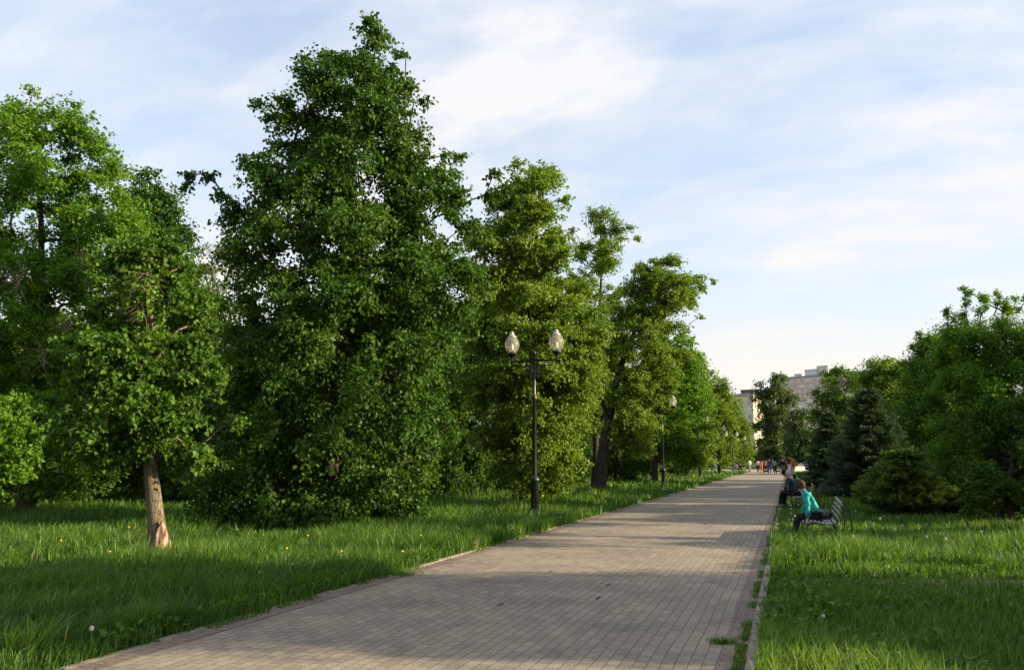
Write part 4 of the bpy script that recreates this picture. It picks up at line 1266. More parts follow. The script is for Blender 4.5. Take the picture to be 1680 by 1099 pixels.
def person(loc, rz, label, J, cloths, scale=1.0, fingers=False, long_hair=False, group=None, sleeves=True, skirt=False, hair_r=1.0, hood=False):
    """J: joints in a local frame, facing +Y. cloths: top, bottom, shoes, hair materials"""
    root = empty('person', loc, rz, label, 'person', group)
    root.scale = (scale, scale, scale)
    g = {k: np.array(v, float) for k, v in J.items()}
    top, bot, shoe, hair = cloths
    # body: one continuous surface
    names = ['pelvis', 'spine', 'chest', 'neck', 'jaw', 'head', 'crown']
    P = [g[n] for n in names]; Rr = [0.10, 0.10, 0.105, 0.052, 0.072, 0.092, 0.07]
    E = [(i, i + 1) for i in range(6)]
    fwd = g.get('look', np.array([0, 1.0, 0])); fwd = fwd / np.linalg.norm(fwd)
    P.append((g['jaw'] + g['head']) / 2 + fwd * 0.105); Rr.append(0.016); E.append((5, 7))      # nose
    for s in ('l', 'r'):
        i0 = len(P)
        P += [g['sh_' + s], g['el_' + s], g['wr_' + s], g['ha_' + s]]; Rr += [0.052, 0.038, 0.025, (0.034, 0.017)]
        E += [(2, i0), (i0, i0 + 1), (i0 + 1, i0 + 2), (i0 + 2, i0 + 3)]
        if fingers:
            d = g['ha_' + s] - g['wr_' + s]; d /= np.linalg.norm(d)
            side = np.cross(d, [0, 0, 1.0]) if abs(d[2]) < 0.9 else np.array([0, 1.0, 0])
            side /= np.linalg.norm(side)
            nrm = np.cross(d, side)
            for k, fl in enumerate((0.060, 0.074, 0.078, 0.070)):
                i1 = len(P); off = side * (0.024 - 0.016 * k)
                b0 = g['ha_' + s] + off + d * 0.012
                P += [b0, b0 + d * fl * 0.55 + nrm * 0.006, b0 + d * fl * 0.95 + nrm * 0.022]; Rr += [0.009, 0.008, 0.006]
                E += [(i0 + 3, i1), (i1, i1 + 1), (i1 + 1, i1 + 2)]
            i1 = len(P); b0 = g['wr_' + s] * 0.55 + g['ha_' + s] * 0.45 + side * 0.032
            P += [b0, b0 + d * 0.035 + side * 0.018]; Rr += [0.010, 0.008]; E += [(i0 + 3, i1), (i1, i1 + 1)]
        i0 = len(P)
        P += [g['hip_' + s], g['kn_' + s], g['an_' + s], g['toe_' + s]]; Rr += [0.082, 0.055, 0.036, 0.034]
        E += [(0, i0), (i0, i0 + 1), (i0 + 1, i0 + 2), (i0 + 2, i0 + 3)]
    skin_mesh('body', P, E, Rr, M['skin'], root, 0, 2 if fingers else 1)
    # top garment
    P = [g['pelvis'] + np.array([0, 0, 0.0]), g['spine'], g['chest'], g['neck'] * 0.7 + g['chest'] * 0.3]
    Rr = [(0.158, 0.135), (0.150, 0.130), (0.162, 0.135), 0.085]
    E = [(0, 1), (1, 2), (2, 3)]
    for s in ('l', 'r'):
        i0 = len(P)
        P += [g['sh_' + s], g['el_' + s]]; Rr += [0.072, 0.058]
        E += [(2, i0), (i0, i0 + 1)]
        if sleeves:
            P.append(g['wr_' + s]); Rr.append(0.042); E.append((i0 + 1, i0 + 2))
    if hood:
        P += [g['neck'] - fwd * 0.06 + np.array([0, 0, -0.01]), g['neck'] - fwd * 0.12 + np.array([0, 0, -0.07])]; Rr += [0.075, 0.06]; E += [(3, len(P) - 2), (len(P) - 2, len(P) - 1)]
    skin_mesh('jacket' if sleeves else 'shirt', P, E, Rr, top, root, 1, 3 if fingers else 1)
    # trousers or skirt
    P = [g['pelvis']]; Rr = [(0.135, 0.115)]; E = []
    for s in ('l', 'r'):
        i0 = len(P)
        if skirt:
            P += [g['hip_' + s], g['kn_' + s]]; Rr += [0.115, 0.12]; E += [(0, i0), (i0, i0 + 1)]
        else:
            P += [g['hip_' + s], g['kn_' + s], g['an_' + s] * 0.97 + g['kn_' + s] * 0.03]; Rr += [0.102, 0.074, 0.056]; E += [(0, i0), (i0, i0 + 1), (i0 + 1, i0 + 2)]
    skin_mesh('skirt' if skirt else 'trousers', P, E, Rr, bot, root, 0, 1)
    for s in ('l', 'r'):
        a, t = g['an_' + s], g['toe_' + s]
        d = t - a; d[2] = 0; d /= np.linalg.norm(d) + 1e-6
        z0 = min(a[2], t[2])
        skin_mesh('shoe', [a - d * 0.045 + np.array([0, 0, -0.03]), a + d * 0.03 + np.array([0, 0, -0.035]), t + np.array([0, 0, 0.0])], [(0, 1), (1, 2)], [0.045, 0.046, (0.046, 0.034)], shoe, root, 1, 1)
    # hair: a cap that covers the skull and leaves the face free
    mb = MB(); v = []; f = []
    c = g['head'] * 0.75 + g['crown'] * 0.25
    up = g['crown'] - g['jaw']; up /= np.linalg.norm(up)
    fw = fwd - up * (fwd @ up); fw /= np.linalg.norm(fw)
    sd = np.cross(fw, up)
    nu, nv = 16, 9
    for i in range(nv + 1):
        th = PI * 0.66 * i / nv
        for j in range(nu):
            ph = 2 * PI * j / nu
            frontness = max(0, math.cos(ph))
            th2 = th * (1 - 0.45 * frontness)
            ll = 1.0 + (0.75 if long_hair else 0.12) * max(0, -math.cos(ph) + 0.2) * (i / nv) ** 2
            r = 0.112 * hair_r * (1 + 0.05 * math.sin(5 * ph + i))
            p = c + up * math.cos(th2) * r * 1.08 * ll + (fw * math.cos(ph) * 1.0 + sd * math.sin(ph) * 0.88) * math.sin(th2) * r
            if long_hair and i == nv and math.cos(ph) < 0.2: p = p - up * 0.10
            v.append(p)
    for i in range(nv):
        for j in range(nu):
            j2 = (j + 1) % nu
            f.append((i * nu + j, i * nu + j2, (i + 1) * nu + j2, (i + 1) * nu + j))
    mb.add(v, f)
    mb.build('hair', hair, root, True)
    if fingers:
        for s in (-1, 1):
            mb = MB()
            e = g['head'] * 0.8 + g['jaw'] * 0.2 + fwd * 0.088 + sd * 0.034 * s
            mb.lathe([(0, -0.009), (0.008, -0.005), (0.010, 0), (0.008, 0.005), (0, 0.009)], e, 8)
            mb.build('eye', M['eye'], root, True)
    return root


def standing(walk=0.0, lean=0.0, arms='down', turn=0.0):
    w = walk
    J = dict(pelvis=(0, 0, .93), spine=(0, .01 + lean * .25, 1.10), chest=(0, lean * .55, 1.30), neck=(0, lean * .8, 1.45), jaw=(0, .015 + lean * .9, 1.515), head=(0, .02 + lean, 1.585), crown=(0, .01 + lean, 1.655),
             look=(math.sin(turn), math.cos(turn), 0))
    for s, k in (('l', -1), ('r', 1)):
        ph = w * k
        J['sh_' + s] = (.165 * k, lean * .65, 1.385)
        J['el_' + s] = (.215 * k, lean * .5 - .03 - .12 * ph, 1.12)
        J['wr_' + s] = (.215 * k, lean * .5 + .07 - .20 * ph, .90)
        J['ha_' + s] = (.21 * k, lean * .5 + .09 - .22 * ph, .83)
        J['hip_' + s] = (.088 * k, 0, .90)
        J['kn_' + s] = (.095 * k, .03 + .14 * ph, .49)
        J['an_' + s] = (.10 * k, -.02 + .24 * ph, .085 + (.05 if ph < 0 else 0))
        J['toe_' + s] = (.115 * k, .13 + .24 * ph, .034)
    return J


def seated(lean=0.25, hx=0.0):
    J = dict(pelvis=(0, 0, .53), spine=(0, .05 * 1 + lean * .3, .70), chest=(0, lean * .75, .86), neck=(0, lean * 1.05, .985), jaw=(0, .03 + lean * 1.2, 1.045), head=(hx, .05 + lean * 1.3, 1.11), crown=(hx, .04 + lean * 1.3, 1.175), look=(0, 1, -0.1))
    for s, k in (('l', -1), ('r', 1)):
        J['sh_' + s] = (.165 * k, lean * .95, .93)
        J['el_' + s] = (.215 * k, lean * .9 + .05, .68)
        J['wr_' + s] = (.15 * k, lean * .9 + .22, .60)
        J['ha_' + s] = (.12 * k, lean * .9 + .28, .59)
        J['hip_' + s] = (.09 * k, .02, .50)
        J['kn_' + s] = (.11 * k, .44, .50)
        J['an_' + s] = (.11 * k, .50, .09)
        J['toe_' + s] = (.12 * k, .65, .034)
    return J


DK = cloth('black_cloth', (0.012, 0.013, 0.020)); NAVY = cloth('navy_cloth', (0.030, 0.042, 0.085)); TEAL = cloth('teal_cloth', (0.035, 0.30, 0.275), 0.10)
WHITE = cloth('white_cloth', (0.62, 0.62, 0.66)); ORANGE = cloth('orange_cloth', (0.62, 0.20, 0.07)); RED = cloth('dark_red_cloth', (0.17, 0.022, 0.028)); GREY = cloth('grey_cloth', (0.26, 0.27, 0.29))
JEAN = cloth('denim', (0.075, 0.11, 0.17)); SHOE = cloth('dark_shoe', (0.02, 0.018, 0.017))
HB = cloth('brown_hair', (0.055, 0.032, 0.02)); HG = cloth('grey_hair', (0.42, 0.37, 0.33)); HR = cloth('red_hair', (0.11, 0.03, 0.02)); HD = cloth('dark_hair', (0.02, 0.015, 0.012))


def floral():
    m, nt, out = newmat('pink_floral')
    tc = N(nt, 'ShaderNodeTexCoord'); vo = N(nt, 'ShaderNodeTexVoronoi'); vo.inputs['Scale'].default_value = 18
    nt.links.new(tc.outputs['Object'], vo.inputs['Vector'])
    r = ramp(nt, [(0.15, (0.30, 0.06, 0.10)), (0.35, (0.62, 0.40, 0.46)), (0.8, (0.66, 0.50, 0.54))])
    nt.links.new(vo.outputs['Distance'], r.inputs['Fac'])
    b = N(nt, 'ShaderNodeBsdfPrincipled'); b.inputs['Roughness'].default_value = 0.85
    nt.links.new(r.outputs['Color'], b.inputs['Base Color']); nt.links.new(b.outputs['BSDF'], out.inputs['Surface'])
    return m


PINK = floral()
# facing the path: local +Y turned to world -X
J = seated(0.15)
J['sh_l'] = (-.165, .17, .925); J['el_l'] = (-.235, .16, .69); J['wr_l'] = (-.245, .17, .49); J['ha_l'] = (-.24, .20, .435)
J['sh_r'] = (.165, .17, .925); J['el_r'] = (.23, .20, .70); J['wr_r'] = (.23, .25, .52); J['ha_r'] = (.22, .30, .46)
J['spine'] = (0, .07, .70); J['chest'] = (0, .17, .85); J['neck'] = (0, .22, .985)
J['head'] = (.02, .27, 1.10); J['crown'] = (.02, .255, 1.165); J['jaw'] = (.015, .25, 1.04); J['look'] = (.93, .40, -0.15)
for s in 'lr':
    J['kn_' + s] = (J['kn_' + s][0], .34, .50); J['an_' + s] = (J['an_' + s][0], .46, .10); J['toe_' + s] = (J['toe_' + s][0], .60, .045)
person((BX - 0.08, BY - 0.62, -0.03), PI / 2, 'person in a teal hooded jacket and dark trousers leaning forward on the nearest bench', J, (TEAL, DK, SHOE, HB), 1.0, True, False, hood=True, hair_r=0.97)
J = seated(0.12); J['look'] = (1, .15, 0)
person((BX - 0.40, b2y - 0.55, -0.01), PI / 2 - 0.5, 'grey-haired person in a dark blue jacket sitting on the second bench', J, (NAVY, DK, SHOE, HG), 1.04, True, hair_r=1.04)
J = seated(0.30); J['look'] = (.6, .8, -.2)
person((BX - 0.27, b2y + 0.45, -0.01), PI / 2, 'person in dark red and black sitting beyond the grey-haired person', J, (RED, DK, SHOE, HD), 1.05, True)
pk = at(1299, 800, 35.5); pk = base_at(1302, 35.5)
person((pk[0], pk[1], 0), PI / 2, 'red-haired person in a pink floral blouse leaning towards the path behind the second bench', standing(0.3, 0.16), (PINK, DK, SHOE, HR), 1.0, True, True)

# walkers far down the path
walkers = [
    (1244, 104, 0.2, 'walker in a white shirt and black shorts at the left end of the far group', WHITE, DK, HD, 1.0, 0.5, False, False),
    (1249.3, 101, 0.1, 'walker in orange clothes beside the white-shirted walker', ORANGE, ORANGE, HB, 0.95, -0.4, False, False),
    (1253.2, 103, 0, 'walker in a dark red top and dark skirt in the far group', RED, DK, HB, 0.98, 0.4, True, False),
    (1257.5, 110, 0, 'walker in a pale pink top between the dark red and dark grey walkers', PINK, DK, HD, 0.98, -0.3, False, False),
    (1262.6, 97, 0, 'tall walker in dark grey in the middle of the far group', cloth('slate_cloth', (0.07, 0.075, 0.085)), JEAN, HD, 1.08, 0.5, False, True),
    (1268.0, 108, 0, 'walker in a navy jacket partly behind the grey-topped walker', NAVY, JEAN, HD, 1.06, 0.3, False, True),
    (1272.0, 96, 0, 'walker in a pale grey top and black trousers nearing the camera', GREY, DK, HD, 1.0, -0.5, False, True),
    (1284.6, 97, 3.0, 'walker in black jacket and blue jeans at the right edge of the path', DK, JEAN, HD, 1.06, 0.5, False, True),
    (1230.5, 120, 0.5, 'pale-clothed person standing by the lawn left of the far group', WHITE, GREY, HD, 1.04, 0.2, False, True),
    (1171.8, 118, 0.5, 'small figure in white and blue on the lawn behind the fourth lamp', WHITE, JEAN, HD, 0.9, 0.2, False, True),
]
for (px, D, rz, lab, t_, b_c, h_, sc, wk, sk_, sl) in walkers:
    p = base_at(px, D)
    person((p[0], p[1], 0.012 if XL < p[0] < XR else 0), rz, lab, standing(wk), (t_, b_c, SHOE, h_), sc, False, False, 'people walking at the far end of the path', sleeves=sl, skirt=sk_)
for px, D, lab, t_ in ((1206.5, 108, 'person in a mauve top sitting low on the lawn by the fifth lamp', cloth('mauve_cloth', (0.28, 0.20, 0.27))), (1212.0, 109, 'dark-clothed person sitting low on the lawn by the fifth lamp', DK)):
    p = base_at(px, D)
    J = seated(0.2)
    person((p[0], p[1], 0.0), -1.2, lab, J, (t_, DK, SHOE, HD), 1.0)
    # a low bench block under each
bx_ = base_at(1209, 108.5)
b3 = copy_tree(bench)
b3.location = (bx_[0] - 0.1, bx_[1], 0); b3.rotation_euler.z = -1.2 + PI / 2 + PI
tag(b3, 'far park bench by the fifth lamp under the two low sitting people', 'bench', 'park benches along the right edge of the path')


# dogs: small dark ones beside the walkers
def dog(px, D, rz, label):
    p = base_at(px, D)
    root = empty('dog', (p[0], p[1], 0.012), rz, label, 'dog')
    P = [(0, -.22, .36), (0, 0, .34), (0, .20, .36), (0, .32, .47), (0, .42, .50), (0, .52, .47), (0, -.34, .42), (0, -.42, .52)]
    Rr = [.085, .085, .105, .06, .065, .03, .03, .02]
    E = [(0, 1), (1, 2), (2, 3), (3, 4), (4, 5), (0, 6), (6, 7)]
    for s in (-1, 1):
        i0 = len(P)
        P += [(.06 * s, .20, .24), (.06 * s, .19, .13), (.06 * s, .21, .025)]; Rr += [.04, .026, .026]
        E += [(2, i0), (i0, i0 + 1), (i0 + 1, i0 + 2)]
        i0 = len(P)
        P += [(.06 * s, -.20, .24), (.06 * s, -.30, .14), (.06 * s, -.26, .025)]; Rr += [.05, .026, .026]
        E += [(0, i0), (i0, i0 + 1), (i0 + 1, i0 + 2)]
        i0 = len(P); P += [(.045 * s, .40, .575)]; Rr += [.018]; E += [(4, i0)]
    skin_mesh('body', P, E, Rr, DK, root, 1, 1)


dog(1256.8, 96, 1.2, 'small black dog left of the tall dark grey walker')
dog(1276.3, 96, 2.0, 'small black dog right of the pale grey walker')


# ------------------------------------------------------------------ cars
def make_car():
    root = empty('parked_car', (0, 0, 0))
    paint = plain('white_paint', (0.72, 0.72, 0.70), 0.25, 0, 0.03)
    glass = plain('dark_glass', (0.03, 0.035, 0.04), 0.05, 0, 0.1)
    # side profile extruded with narrowing roof
    prof = [(-2.1, 0.30), (-2.15, 0.62), (-2.0, 0.86), (-1.2, 0.95), (-0.5, 1.38), (0.7, 1.42), (1.45, 1.02), (2.05, 0.95), (2.15, 0.60), (2.08, 0.30)]
    v = []; f = []
    ws = lambda z: 0.86 if z < 0.97 else 0.86 - (z - 0.97) * 0.45
    n = len(prof)
    for s in (-1, 1):
        for y, z in prof: v.append((ws(z) * s, y, z))
    for i in range(n):
        j = (i + 1) % n
        f.append((i, j, j + n, i + n))
    f.append(tuple(range(n - 1, -1, -1))); f.append(tuple(range(n, 2 * n)))
    mb = MB(); mb.add(v, f); bd = mb.build('body', paint, root)
    bv = bd.modifiers.new('b', 'BEVEL'); bv.width = 0.05; bv.segments = 3
    def pane(nm, pts):
        mb = MB(); mb.add(pts, [tuple(range(len(pts)))]); return mb.build(nm, glass, root)
    pane('windscreen', [(-0.76, -1.14, 1.005), (0.76, -1.14, 1.005), (0.64, -0.56, 1.37), (-0.64, -0.56, 1.37)])
    pane('rear_window', [(0.74, 1.39, 1.08), (-0.74, 1.39, 1.08), (-0.64, 0.80, 1.40), (0.64, 0.80, 1.40)])
    for s in (-1, 1):
        pane('side_window', [(s * 0.865, -0.95, 1.0), (s * 0.865, 1.2, 1.0), (s * 0.70, 0.62, 1.36), (s * 0.70, -0.45, 1.34)])
        mb = MB(); mb.box(s * 0.66 - 0.15, s * 0.66 + 0.15, -2.17, -2.09, 0.60, 0.76); mb.build('headlight', M['bulb'], root)
        for y in (-1.35, 1.35):
            mb = MB(); mb.tube([(s * 0.70, y, 0.31), (s * 0.88, y, 0.31)], 0.31, 18); w = mb.build('wheel', DK, root)
            mb = MB(); mb.tube([(s * 0.86, y, 0.31), (s * 0.90, y, 0.31)], 0.18, 14); mb.build('rim', M['capmetal'], w)
    return root


car = make_car()
p = base_at(1329, 146); car.location = tuple(p); car.rotation_euler.z = PSI + 0.5
tag(car, 'white car parked on the far right beyond the benches', 'car')
c2 = copy_tree(car)
p = base_at(1040, 128); c2.location = tuple(p); c2.rotation_euler.z = 1.9
tag(c2, 'white car glimpsed between the trunks of the left trees', 'car')
# low pale boundary wall beyond the right lawn
p0 = base_at(1303, 128); p1 = base_at(1319, 132)
mb = MB(); mb.box(0, float(np.linalg.norm(p1 - p0)), -0.15, 0.15, -0.1, 0.55)
mb.box(-0.05, float(np.linalg.norm(p1 - p0)) + 0.05, -0.2, 0.2, 0.552, 0.64)
w_ = mb.build('low_wall', plain('cream_wall', (0.50, 0.42, 0.25), 0.85, 0, 0.15, 3), None, loc=p0)
w_.rotation_euler.z = math.atan2(p1[1] - p0[1], p1[0] - p0[0])
tag(w_, 'low cream wall at the end of the right lawn left of the white car', 'wall')


# ------------------------------------------------------------------ buildings
def building(label, pa, pb, H, floors, fh, wallm, bandm, name='apartment_building', depth=14, roofbox=(), win=(1.5, 1.5), step=3.0, top_gap=1.2):
    """facade runs from ground point pa to pb (seen from the camera, left to right)"""
    pa = np.array(pa); pb = np.array(pb)
    L = float(np.linalg.norm(pb - pa)); ang = math.atan2(pb[1] - pa[1], pb[0] - pa[0])
    root = empty(name, (pa[0], pa[1], 0), ang, label, 'building')
    mb = MB(); mb.box(0, L, 0, depth, -0.5, H)
    mb.build('wall', wallm, root)
    mb = MB(); mb.box(-0.4, L + 0.4, -0.5, depth + 0.4, H + 0.003, H + 0.9)
    rf = mb.build('roof', M['roofgrey'], root)
    for (x0, x1, h, mm) in roofbox:
        mb = MB(); mb.box(x0, x1, 3, 10, H + 0.9, H + 0.9 + h); mb.box(x0 - 0.3, x1 + 0.3, 2.7, 10.3, H + 0.903 + h, H + 1.15 + h)
        mb.build('roof_cabin', mm, rf)
    if bandm:
        for k in range(floors):
            z = H - top_gap - k * fh
            mb = MB(); mb.box(0, L, -0.12, -0.003, z - fh + 0.2, z - fh + 0.2 + fh - win[1] - 0.35)
            mb.build('spandrel_band', bandm, root)
    nwin = int(L / step)
    cnt = 0
    for k in range(min(floors, 6)):
        z1 = H - top_gap - k * fh; z0 = z1 - win[1]
        for i in range(nwin):
            if cnt >= 100: break
            x = (i + 0.5) * L / nwin
            mb = MB()
            for (a, b, c, d) in ((x - win[0] / 2, x + win[0] / 2, z0 - 0.08, z0), (x - win[0] / 2, x + win[0] / 2, z1, z1 + 0.08), (x - win[0] / 2 - 0.08, x - win[0] / 2, z0 - 0.08, z1 + 0.08), (x + win[0] / 2, x + win[0] / 2 + 0.08, z0 - 0.08, z1 + 0.08), (x - 0.04, x + 0.04, z0, z1)):
                mb.box(a, b, -0.10, -0.002, c, d)
            fr = mb.build('window', M['frame'], root)
            mb = MB(); mb.box(x - win[0] / 2, x + win[0] / 2, -0.05, -0.004, z0, z1)
            mb.build('pane', M['pane'] if (i * 7 + k * 3) % 4 else M['pane2'], fr)
            cnt += 1
    return root


M['roofgrey'] = plain('roof_metal', (0.30, 0.31, 0.33), 0.6, 0, 0.15, 0.5)
M['frame'] = plain('window_frame', (0.62, 0.60, 0.56), 0.6, 0, 0.05)
M['pane'] = plain('window_glass', (0.36, 0.38, 0.40), 0.12, 0, 0.3, 0.3)
M['pane2'] = plain('window_curtain', (0.62, 0.62, 0.62), 0.3, 0, 0.2, 0.3)
M['pinkwall'] = plain('pink_brick', (0.66, 0.54, 0.47), 0.9, 0, 0.08, 0.4)
M['band'] = plain('tan_band', (0.62, 0.44, 0.33), 0.9, 0, 0.08, 0.4)
M['yellow'] = plain('yellow_render', (0.66, 0.55, 0.36), 0.9, 0, 0.08, 0.3)
M['cream'] = plain('cream_render', (0.58, 0.55, 0.50), 0.9, 0, 0.08, 0.3)
M['brown'] = plain('brown_shed', (0.13, 0.10, 0.085), 0.9, 0, 0.2, 1)
M['whiteroof'] = plain('white_cabin', (0.60, 0.59, 0.57), 0.8, 0, 0.08, 1)


def gpt(px, D):
    a, u = ray(px, 755); return RV * a * D + FV * D


building('tall long pinkish block with rows of white windows and white cabins on its flat roof', gpt(1285, 500), gpt(1512, 437), 52.0, 14, 3.15, M['pinkwall'], M['band'],
         roofbox=[(16, 25, 3.6, M['whiteroof']), (24, 31, 5.2, M['whiteroof']), (9, 12, 1.6, M['whiteroof']), (71, 75, 3.2, M['whiteroof'])], win=(2.2, 1.55), step=4.3)
building('yellow apartment block with a brown rooftop shed at the end of the left tree row', gpt(1190, 352), gpt(1240, 345), 29.4, 9, 3.0, M['yellow'], None,
         roofbox=[(7.2, 12.6, 1.7, M['brown'])], win=(1.7, 1.7), step=3.1, top_gap=2.4)
building('lower cream building wing stepping down right of the yellow block', gpt(1240.3, 362), gpt(1262, 359), 21.5, 7, 3.0, M['cream'], None, win=(1.6, 1.6), step=3.3, top_gap=1.8)
building('small cream building showing between the two-topped tree and the rounded dark tree', gpt(1309, 405), gpt(1327, 404), 31.4, 9, 3.2, M['cream'], None, win=(2.0, 1.8), step=4.2, top_gap=2.4)


# ------------------------------------------------------------------ dandelions
def clock_proto():
    root = empty('dandelion_clock', (0, 0, 0))
    mb = MB(); mb.tube([(0, 0, -0.01), (0.008, 0, 0.12), (0.0, 0.004, 0.25)], 0.0035, 5); mb.build('stem', cloth('stem', (0.12, 0.2, 0.05)), root)
    rng = np.random.default_rng(2)
    n = 90
    d = rng.normal(size=(n, 3)); d /= np.linalg.norm(d, axis=1, keepdims=True)
    c = np.array([0, 0.004, 0.268]); s = 0.028
    a = np.cross(d, rng.normal(size=(n, 3))); a /= np.linalg.norm(a, axis=1, keepdims=True); b = np.cross(d, a)
    V = np.zeros((n, 4, 3)); w = 0.008
    V[:, 0] = c + d * s - a * w; V[:, 1] = c + d * s - b * w; V[:, 2] = c + d * s + a * w; V[:, 3] = c + d * s + b * w
    core = fast_mesh('seed_head', V.reshape(-1, 3), np.arange(n * 4), np.arange(n) * 4, cloth('down', (0.52, 0.53, 0.50), 0.05), root)
    return root


def yellow_proto():
    root = empty('yellow_dandelion', (0, 0, 0))
    mb = MB(); mb.tube([(0, 0, -0.01), (0.004, 0, 0.10), (0.0, 0.003, 0.215)], 0.003, 5); mb.build('stem', cloth('stem', (0.12, 0.2, 0.05)), root)
    mb = MB(); mb.lathe([(0, 0.205), (0.008, 0.21), (0.020, 0.224), (0.019, 0.230), (0.008, 0.234), (0, 0.233)], sides=10)
    mb.build('flower_head', cloth('yellow_petal', (0.78, 0.55, 0.02), 0.1), root)
    return root


ck = clock_proto(); yl = yellow_proto()
spots = [(1296, 819), (1293, 823), (1298, 829), (1298, 835), (1297, 842), (1304, 846), (1301, 852), (1295, 853), (1310, 828), (1288, 869), (1345, 806), (1352, 806), (1384, 812), (1418, 813), (1423, 817),
         (1362, 818), (1400, 880), (1480, 862), (1468, 868), (1552, 884), (1355, 885), (1302, 806), (1350, 1001), (1520, 880), (1610, 872), (1376, 895), (1444, 850), (1404, 838), (1428, 856)]
for i, (px, py) in enumerate(spots):
    a, u = ray(px, py + 0); D = (HC - 0.268) / -u
    p = RV * a * D + FV * D
    o = ck if i == 0 else copy_tree(ck)
    o.location = (p[0], p[1], 0); o.rotation_euler.z = i * 1.3
    s = 0.66 if py < 900 else 0.6
    if py > 900:
        D = (HC - 0.21) / -u; p = RV * a * D + FV * D; o.location = (p[0], p[1], 0)
    o.scale = (s, s, s if py > 900 else 1.0)
    tag(o, 'white dandelion clock in the grass of the right lawn', 'dandelion', 'white dandelion clocks on the right lawn')
for i, (px, py) in enumerate([(150, 1030), (480, 925), (390, 868), (640, 862), (745, 872), (920, 848)]):
    a, u = ray(px, py); D = (HC - 0.21) / -u
    p = RV * a * D + FV * D
    o = copy_tree(ck); o.scale = (0.65, 0.65, 0.78); o.location = (p[0], p[1], 0.0); o.rotation_euler.z = i
    tag(o, 'white dandelion clock in the grass left of the path', 'dandelion', 'white dandelion clocks on the left lawn')
rd = random.Random(6)
ys_all = [(211, 866), (330, 912), (338, 900), (388, 880), (560, 905), (52, 818), (88, 824), (120, 838), (20, 870), (64, 884), (100, 888), (150, 880), (243, 860), (290, 826), (318, 822), (442, 888), (470, 900), (620, 893), (690, 880), (745, 905), (180, 905),
      (35, 900), (128, 866), (405, 915), (505, 880), (590, 880), (660, 905), (790, 868), (840, 868), (870, 862)]
ys = ys_all[::2]
for i, (px, py) in enumerate(ys):
    a, u = ray(px, py); D = (HC - 0.23) / -u
    p = RV * a * D + FV * D
    o = yl if i == 0 else copy_tree(yl)
    o.location = (p[0], p[1], rd.uniform(0, 0.04)); o.rotation_euler.z = i
    tag(o, 'yellow dandelion flower in the grass left of the path', 'dandelion', 'yellow dandelions on the left lawn')

# ------------------------------------------------------------------ sun and sky
SUN_EL = math.radians(18)
# the sun stands to the right of the view and a little behind the camera
sd_ = RV * math.cos(math.radians(7)) - FV * math.sin(math.radians(7))
sdir = sd_ * math.cos(SUN_EL) + UZ * math.sin(SUN_EL)
sun_d = bpy.data.lights.new('sun', 'SUN'); sun_d.energy = 5.0; sun_d.angle = math.radians(0.6); sun_d.color = (1.0, 0.83, 0.58)
sun = bpy.data.objects.new('sun', sun_d); COL.objects.link(sun)
sun.rotation_euler = Vector(tuple(sdir)).to_track_quat('Z', 'Y').to_euler()
sun.location = (10, -5, 30)

w = bpy.data.worlds.new('World'); SC.world = w; w.use_nodes = True
nt = w.node_tree; nt.nodes.clear()
out = N(nt, 'ShaderNodeOutputWorld'); bg = N(nt, 'ShaderNodeBackground')
sky = N(nt, 'ShaderNodeTexSky', sky_type='NISHITA'); sky.sun_disc = False
sky.sun_elevation = SUN_EL; sky.sun_rotation = math.atan2(sdir[0], sdir[1])
sky.air_density = 1.0; sky.dust_density = 0.6; sky.ozone_density = 1.3
tc = N(nt, 'ShaderNodeTexCoord')
sx = N(nt, 'ShaderNodeSeparateXYZ'); nt.links.new(tc.outputs['Generated'], sx.inputs['Vector'])
# project directions on a cloud layer: (x, y) / (z + k)
zz = N(nt, 'ShaderNodeMath', operation='ADD'); zz.inputs[1].default_value = 0.30; nt.links.new(sx.outputs['Z'], zz.inputs[0])
zm = N(nt, 'ShaderNodeMath', operation='MAXIMUM'); zm.inputs[1].default_value = 0.05; nt.links.new(zz.outputs[0], zm.inputs[0])
dx = N(nt, 'ShaderNodeMath', operation='DIVIDE'); dy = N(nt, 'ShaderNodeMath', operation='DIVIDE')
nt.links.new(sx.outputs['X'], dx.inputs[0]); nt.links.new(zm.outputs[0], dx.inputs[1])
nt.links.new(sx.outputs['Y'], dy.inputs[0]); nt.links.new(zm.outputs[0], dy.inputs[1])
cb = N(nt, 'ShaderNodeCombineXYZ'); nt.links.new(dx.outputs[0], cb.inputs['X']); nt.links.new(dy.outputs[0], cb.inputs['Y'])
mp = N(nt, 'ShaderNodeMapping'); mp.inputs['Rotation'].default_value = (0, 0, -PSI - 0.15); mp.inputs['Scale'].default_value = (0.75, 1.5, 1); mp.inputs['Location'].default_value = (2.3, 0.9, 0)
nt.links.new(cb.outputs['Vector'], mp.inputs['Vector'])
def noise(scale, det, rough, dist, vec):
    c = N(nt, 'ShaderNodeTexNoise'); c.inputs['Scale'].default_value = scale; c.inputs['Detail'].default_value = det
    c.inputs['Roughness'].default_value = rough; c.inputs['Distortion'].default_value = dist
    nt.links.new(vec, c.inputs['Vector']); return c.outputs['Fac']


def math2(op, a_, b_, clamp=False):
    n = N(nt, 'ShaderNodeMath', operation=op, use_clamp=clamp)
    for i, v in enumerate((a_, b_)):
        if isinstance(v, (int, float)): n.inputs[i].default_value = v
        else: nt.links.new(v, n.inputs[i])
    return n.outputs[0]


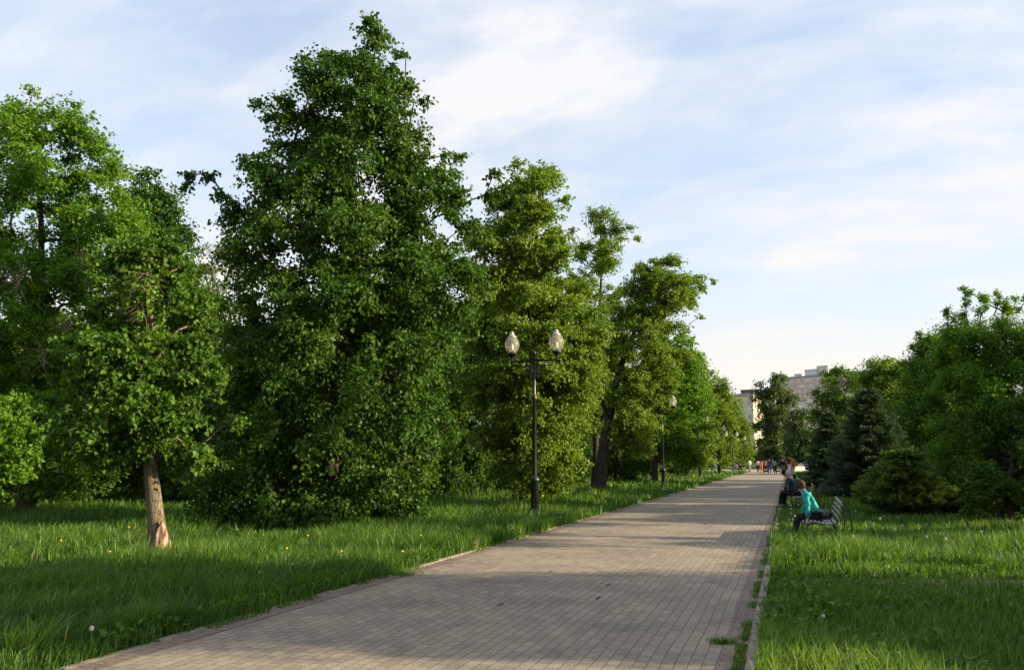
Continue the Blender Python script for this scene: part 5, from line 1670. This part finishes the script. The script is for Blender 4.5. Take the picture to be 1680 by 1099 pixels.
big = noise(1.3, 3, 0.5, 0.2, mp.outputs['Vector'])
fine = noise(4.0, 11, 0.58, 0.15, mp.outputs['Vector'])
comb = math2('ADD', math2('MULTIPLY', big, 0.55), math2('MULTIPLY', fine, 0.45))
cm = ramp(nt, [(0.44, (0, 0, 0)), (0.52, (0.40, 0.40, 0.40)), (0.59, (0.92, 0.92, 0.92))]); nt.links.new(comb, cm.inputs['Fac'])
vr = ramp(nt, [(0.0, (0.97, 0.97, 0.97)), (0.10, (0.88, 0.88, 0.88)), (0.25, (0.72, 0.72, 0.72)), (0.6, (0.58, 0.58, 0.58))]); nt.links.new(sx.outputs['Z'], vr.inputs['Fac'])
vfine = noise(1.6, 6, 0.55, 0.6, cb.outputs['Vector'])
vm = math2('MULTIPLY', vr.outputs['Color'], math2('ADD', math2('MULTIPLY', vfine, 0.8), 0.6), True)
veilc = ramp(nt, [(0.0, (0.93, 0.90, 0.82)), (0.10, (0.90, 0.90, 0.87)), (0.24, (0.80, 0.87, 0.98)), (0.6, (0.68, 0.80, 1.0))]); nt.links.new(sx.outputs['Z'], veilc.inputs['Fac'])
cloudc = ramp(nt, [(0.0, (0.95, 0.90, 0.82)), (0.3, (0.93, 0.91, 0.90)), (0.6, (0.90, 0.91, 0.94))]); nt.links.new(sx.outputs['Z'], cloudc.inputs['Fac'])


def scl(col, k):
    v = N(nt, 'ShaderNodeVectorMath', operation='SCALE'); v.inputs['Scale'].default_value = k
    nt.links.new(col, v.inputs[0]); return v.outputs[0]


m_a = N(nt, 'ShaderNodeMix', data_type='RGBA'); nt.links.new(vm, m_a.inputs[0])
nt.links.new(sky.outputs['Color'], m_a.inputs[6]); nt.links.new(scl(veilc.outputs['Color'], 4.1), m_a.inputs[7])
mix = N(nt, 'ShaderNodeMix', data_type='RGBA'); nt.links.new(cm.outputs['Color'], mix.inputs[0])
nt.links.new(m_a.outputs[2], mix.inputs[6]); nt.links.new(scl(cloudc.outputs['Color'], 4.2), mix.inputs[7])
nt.links.new(mix.outputs[2], bg.inputs['Color']); bg.inputs['Strength'].default_value = 0.105
nt.links.new(bg.outputs[0], out.inputs['Surface'])

SC.view_settings.view_transform = 'Standard'
SC.view_settings.look = 'None'
SC.view_settings.gamma = 1
SC.view_settings.exposure = 1.3
SC.cycles.max_bounces = 6
SC.cycles.diffuse_bounces = 3
SC.cycles.glossy_bounces = 3
SC.cycles.transmission_bounces = 4
SC.cycles.transparent_max_bounces = 8
SC.cycles.use_denoising = True
SC.cycles.sample_clamp_indirect = 4.0
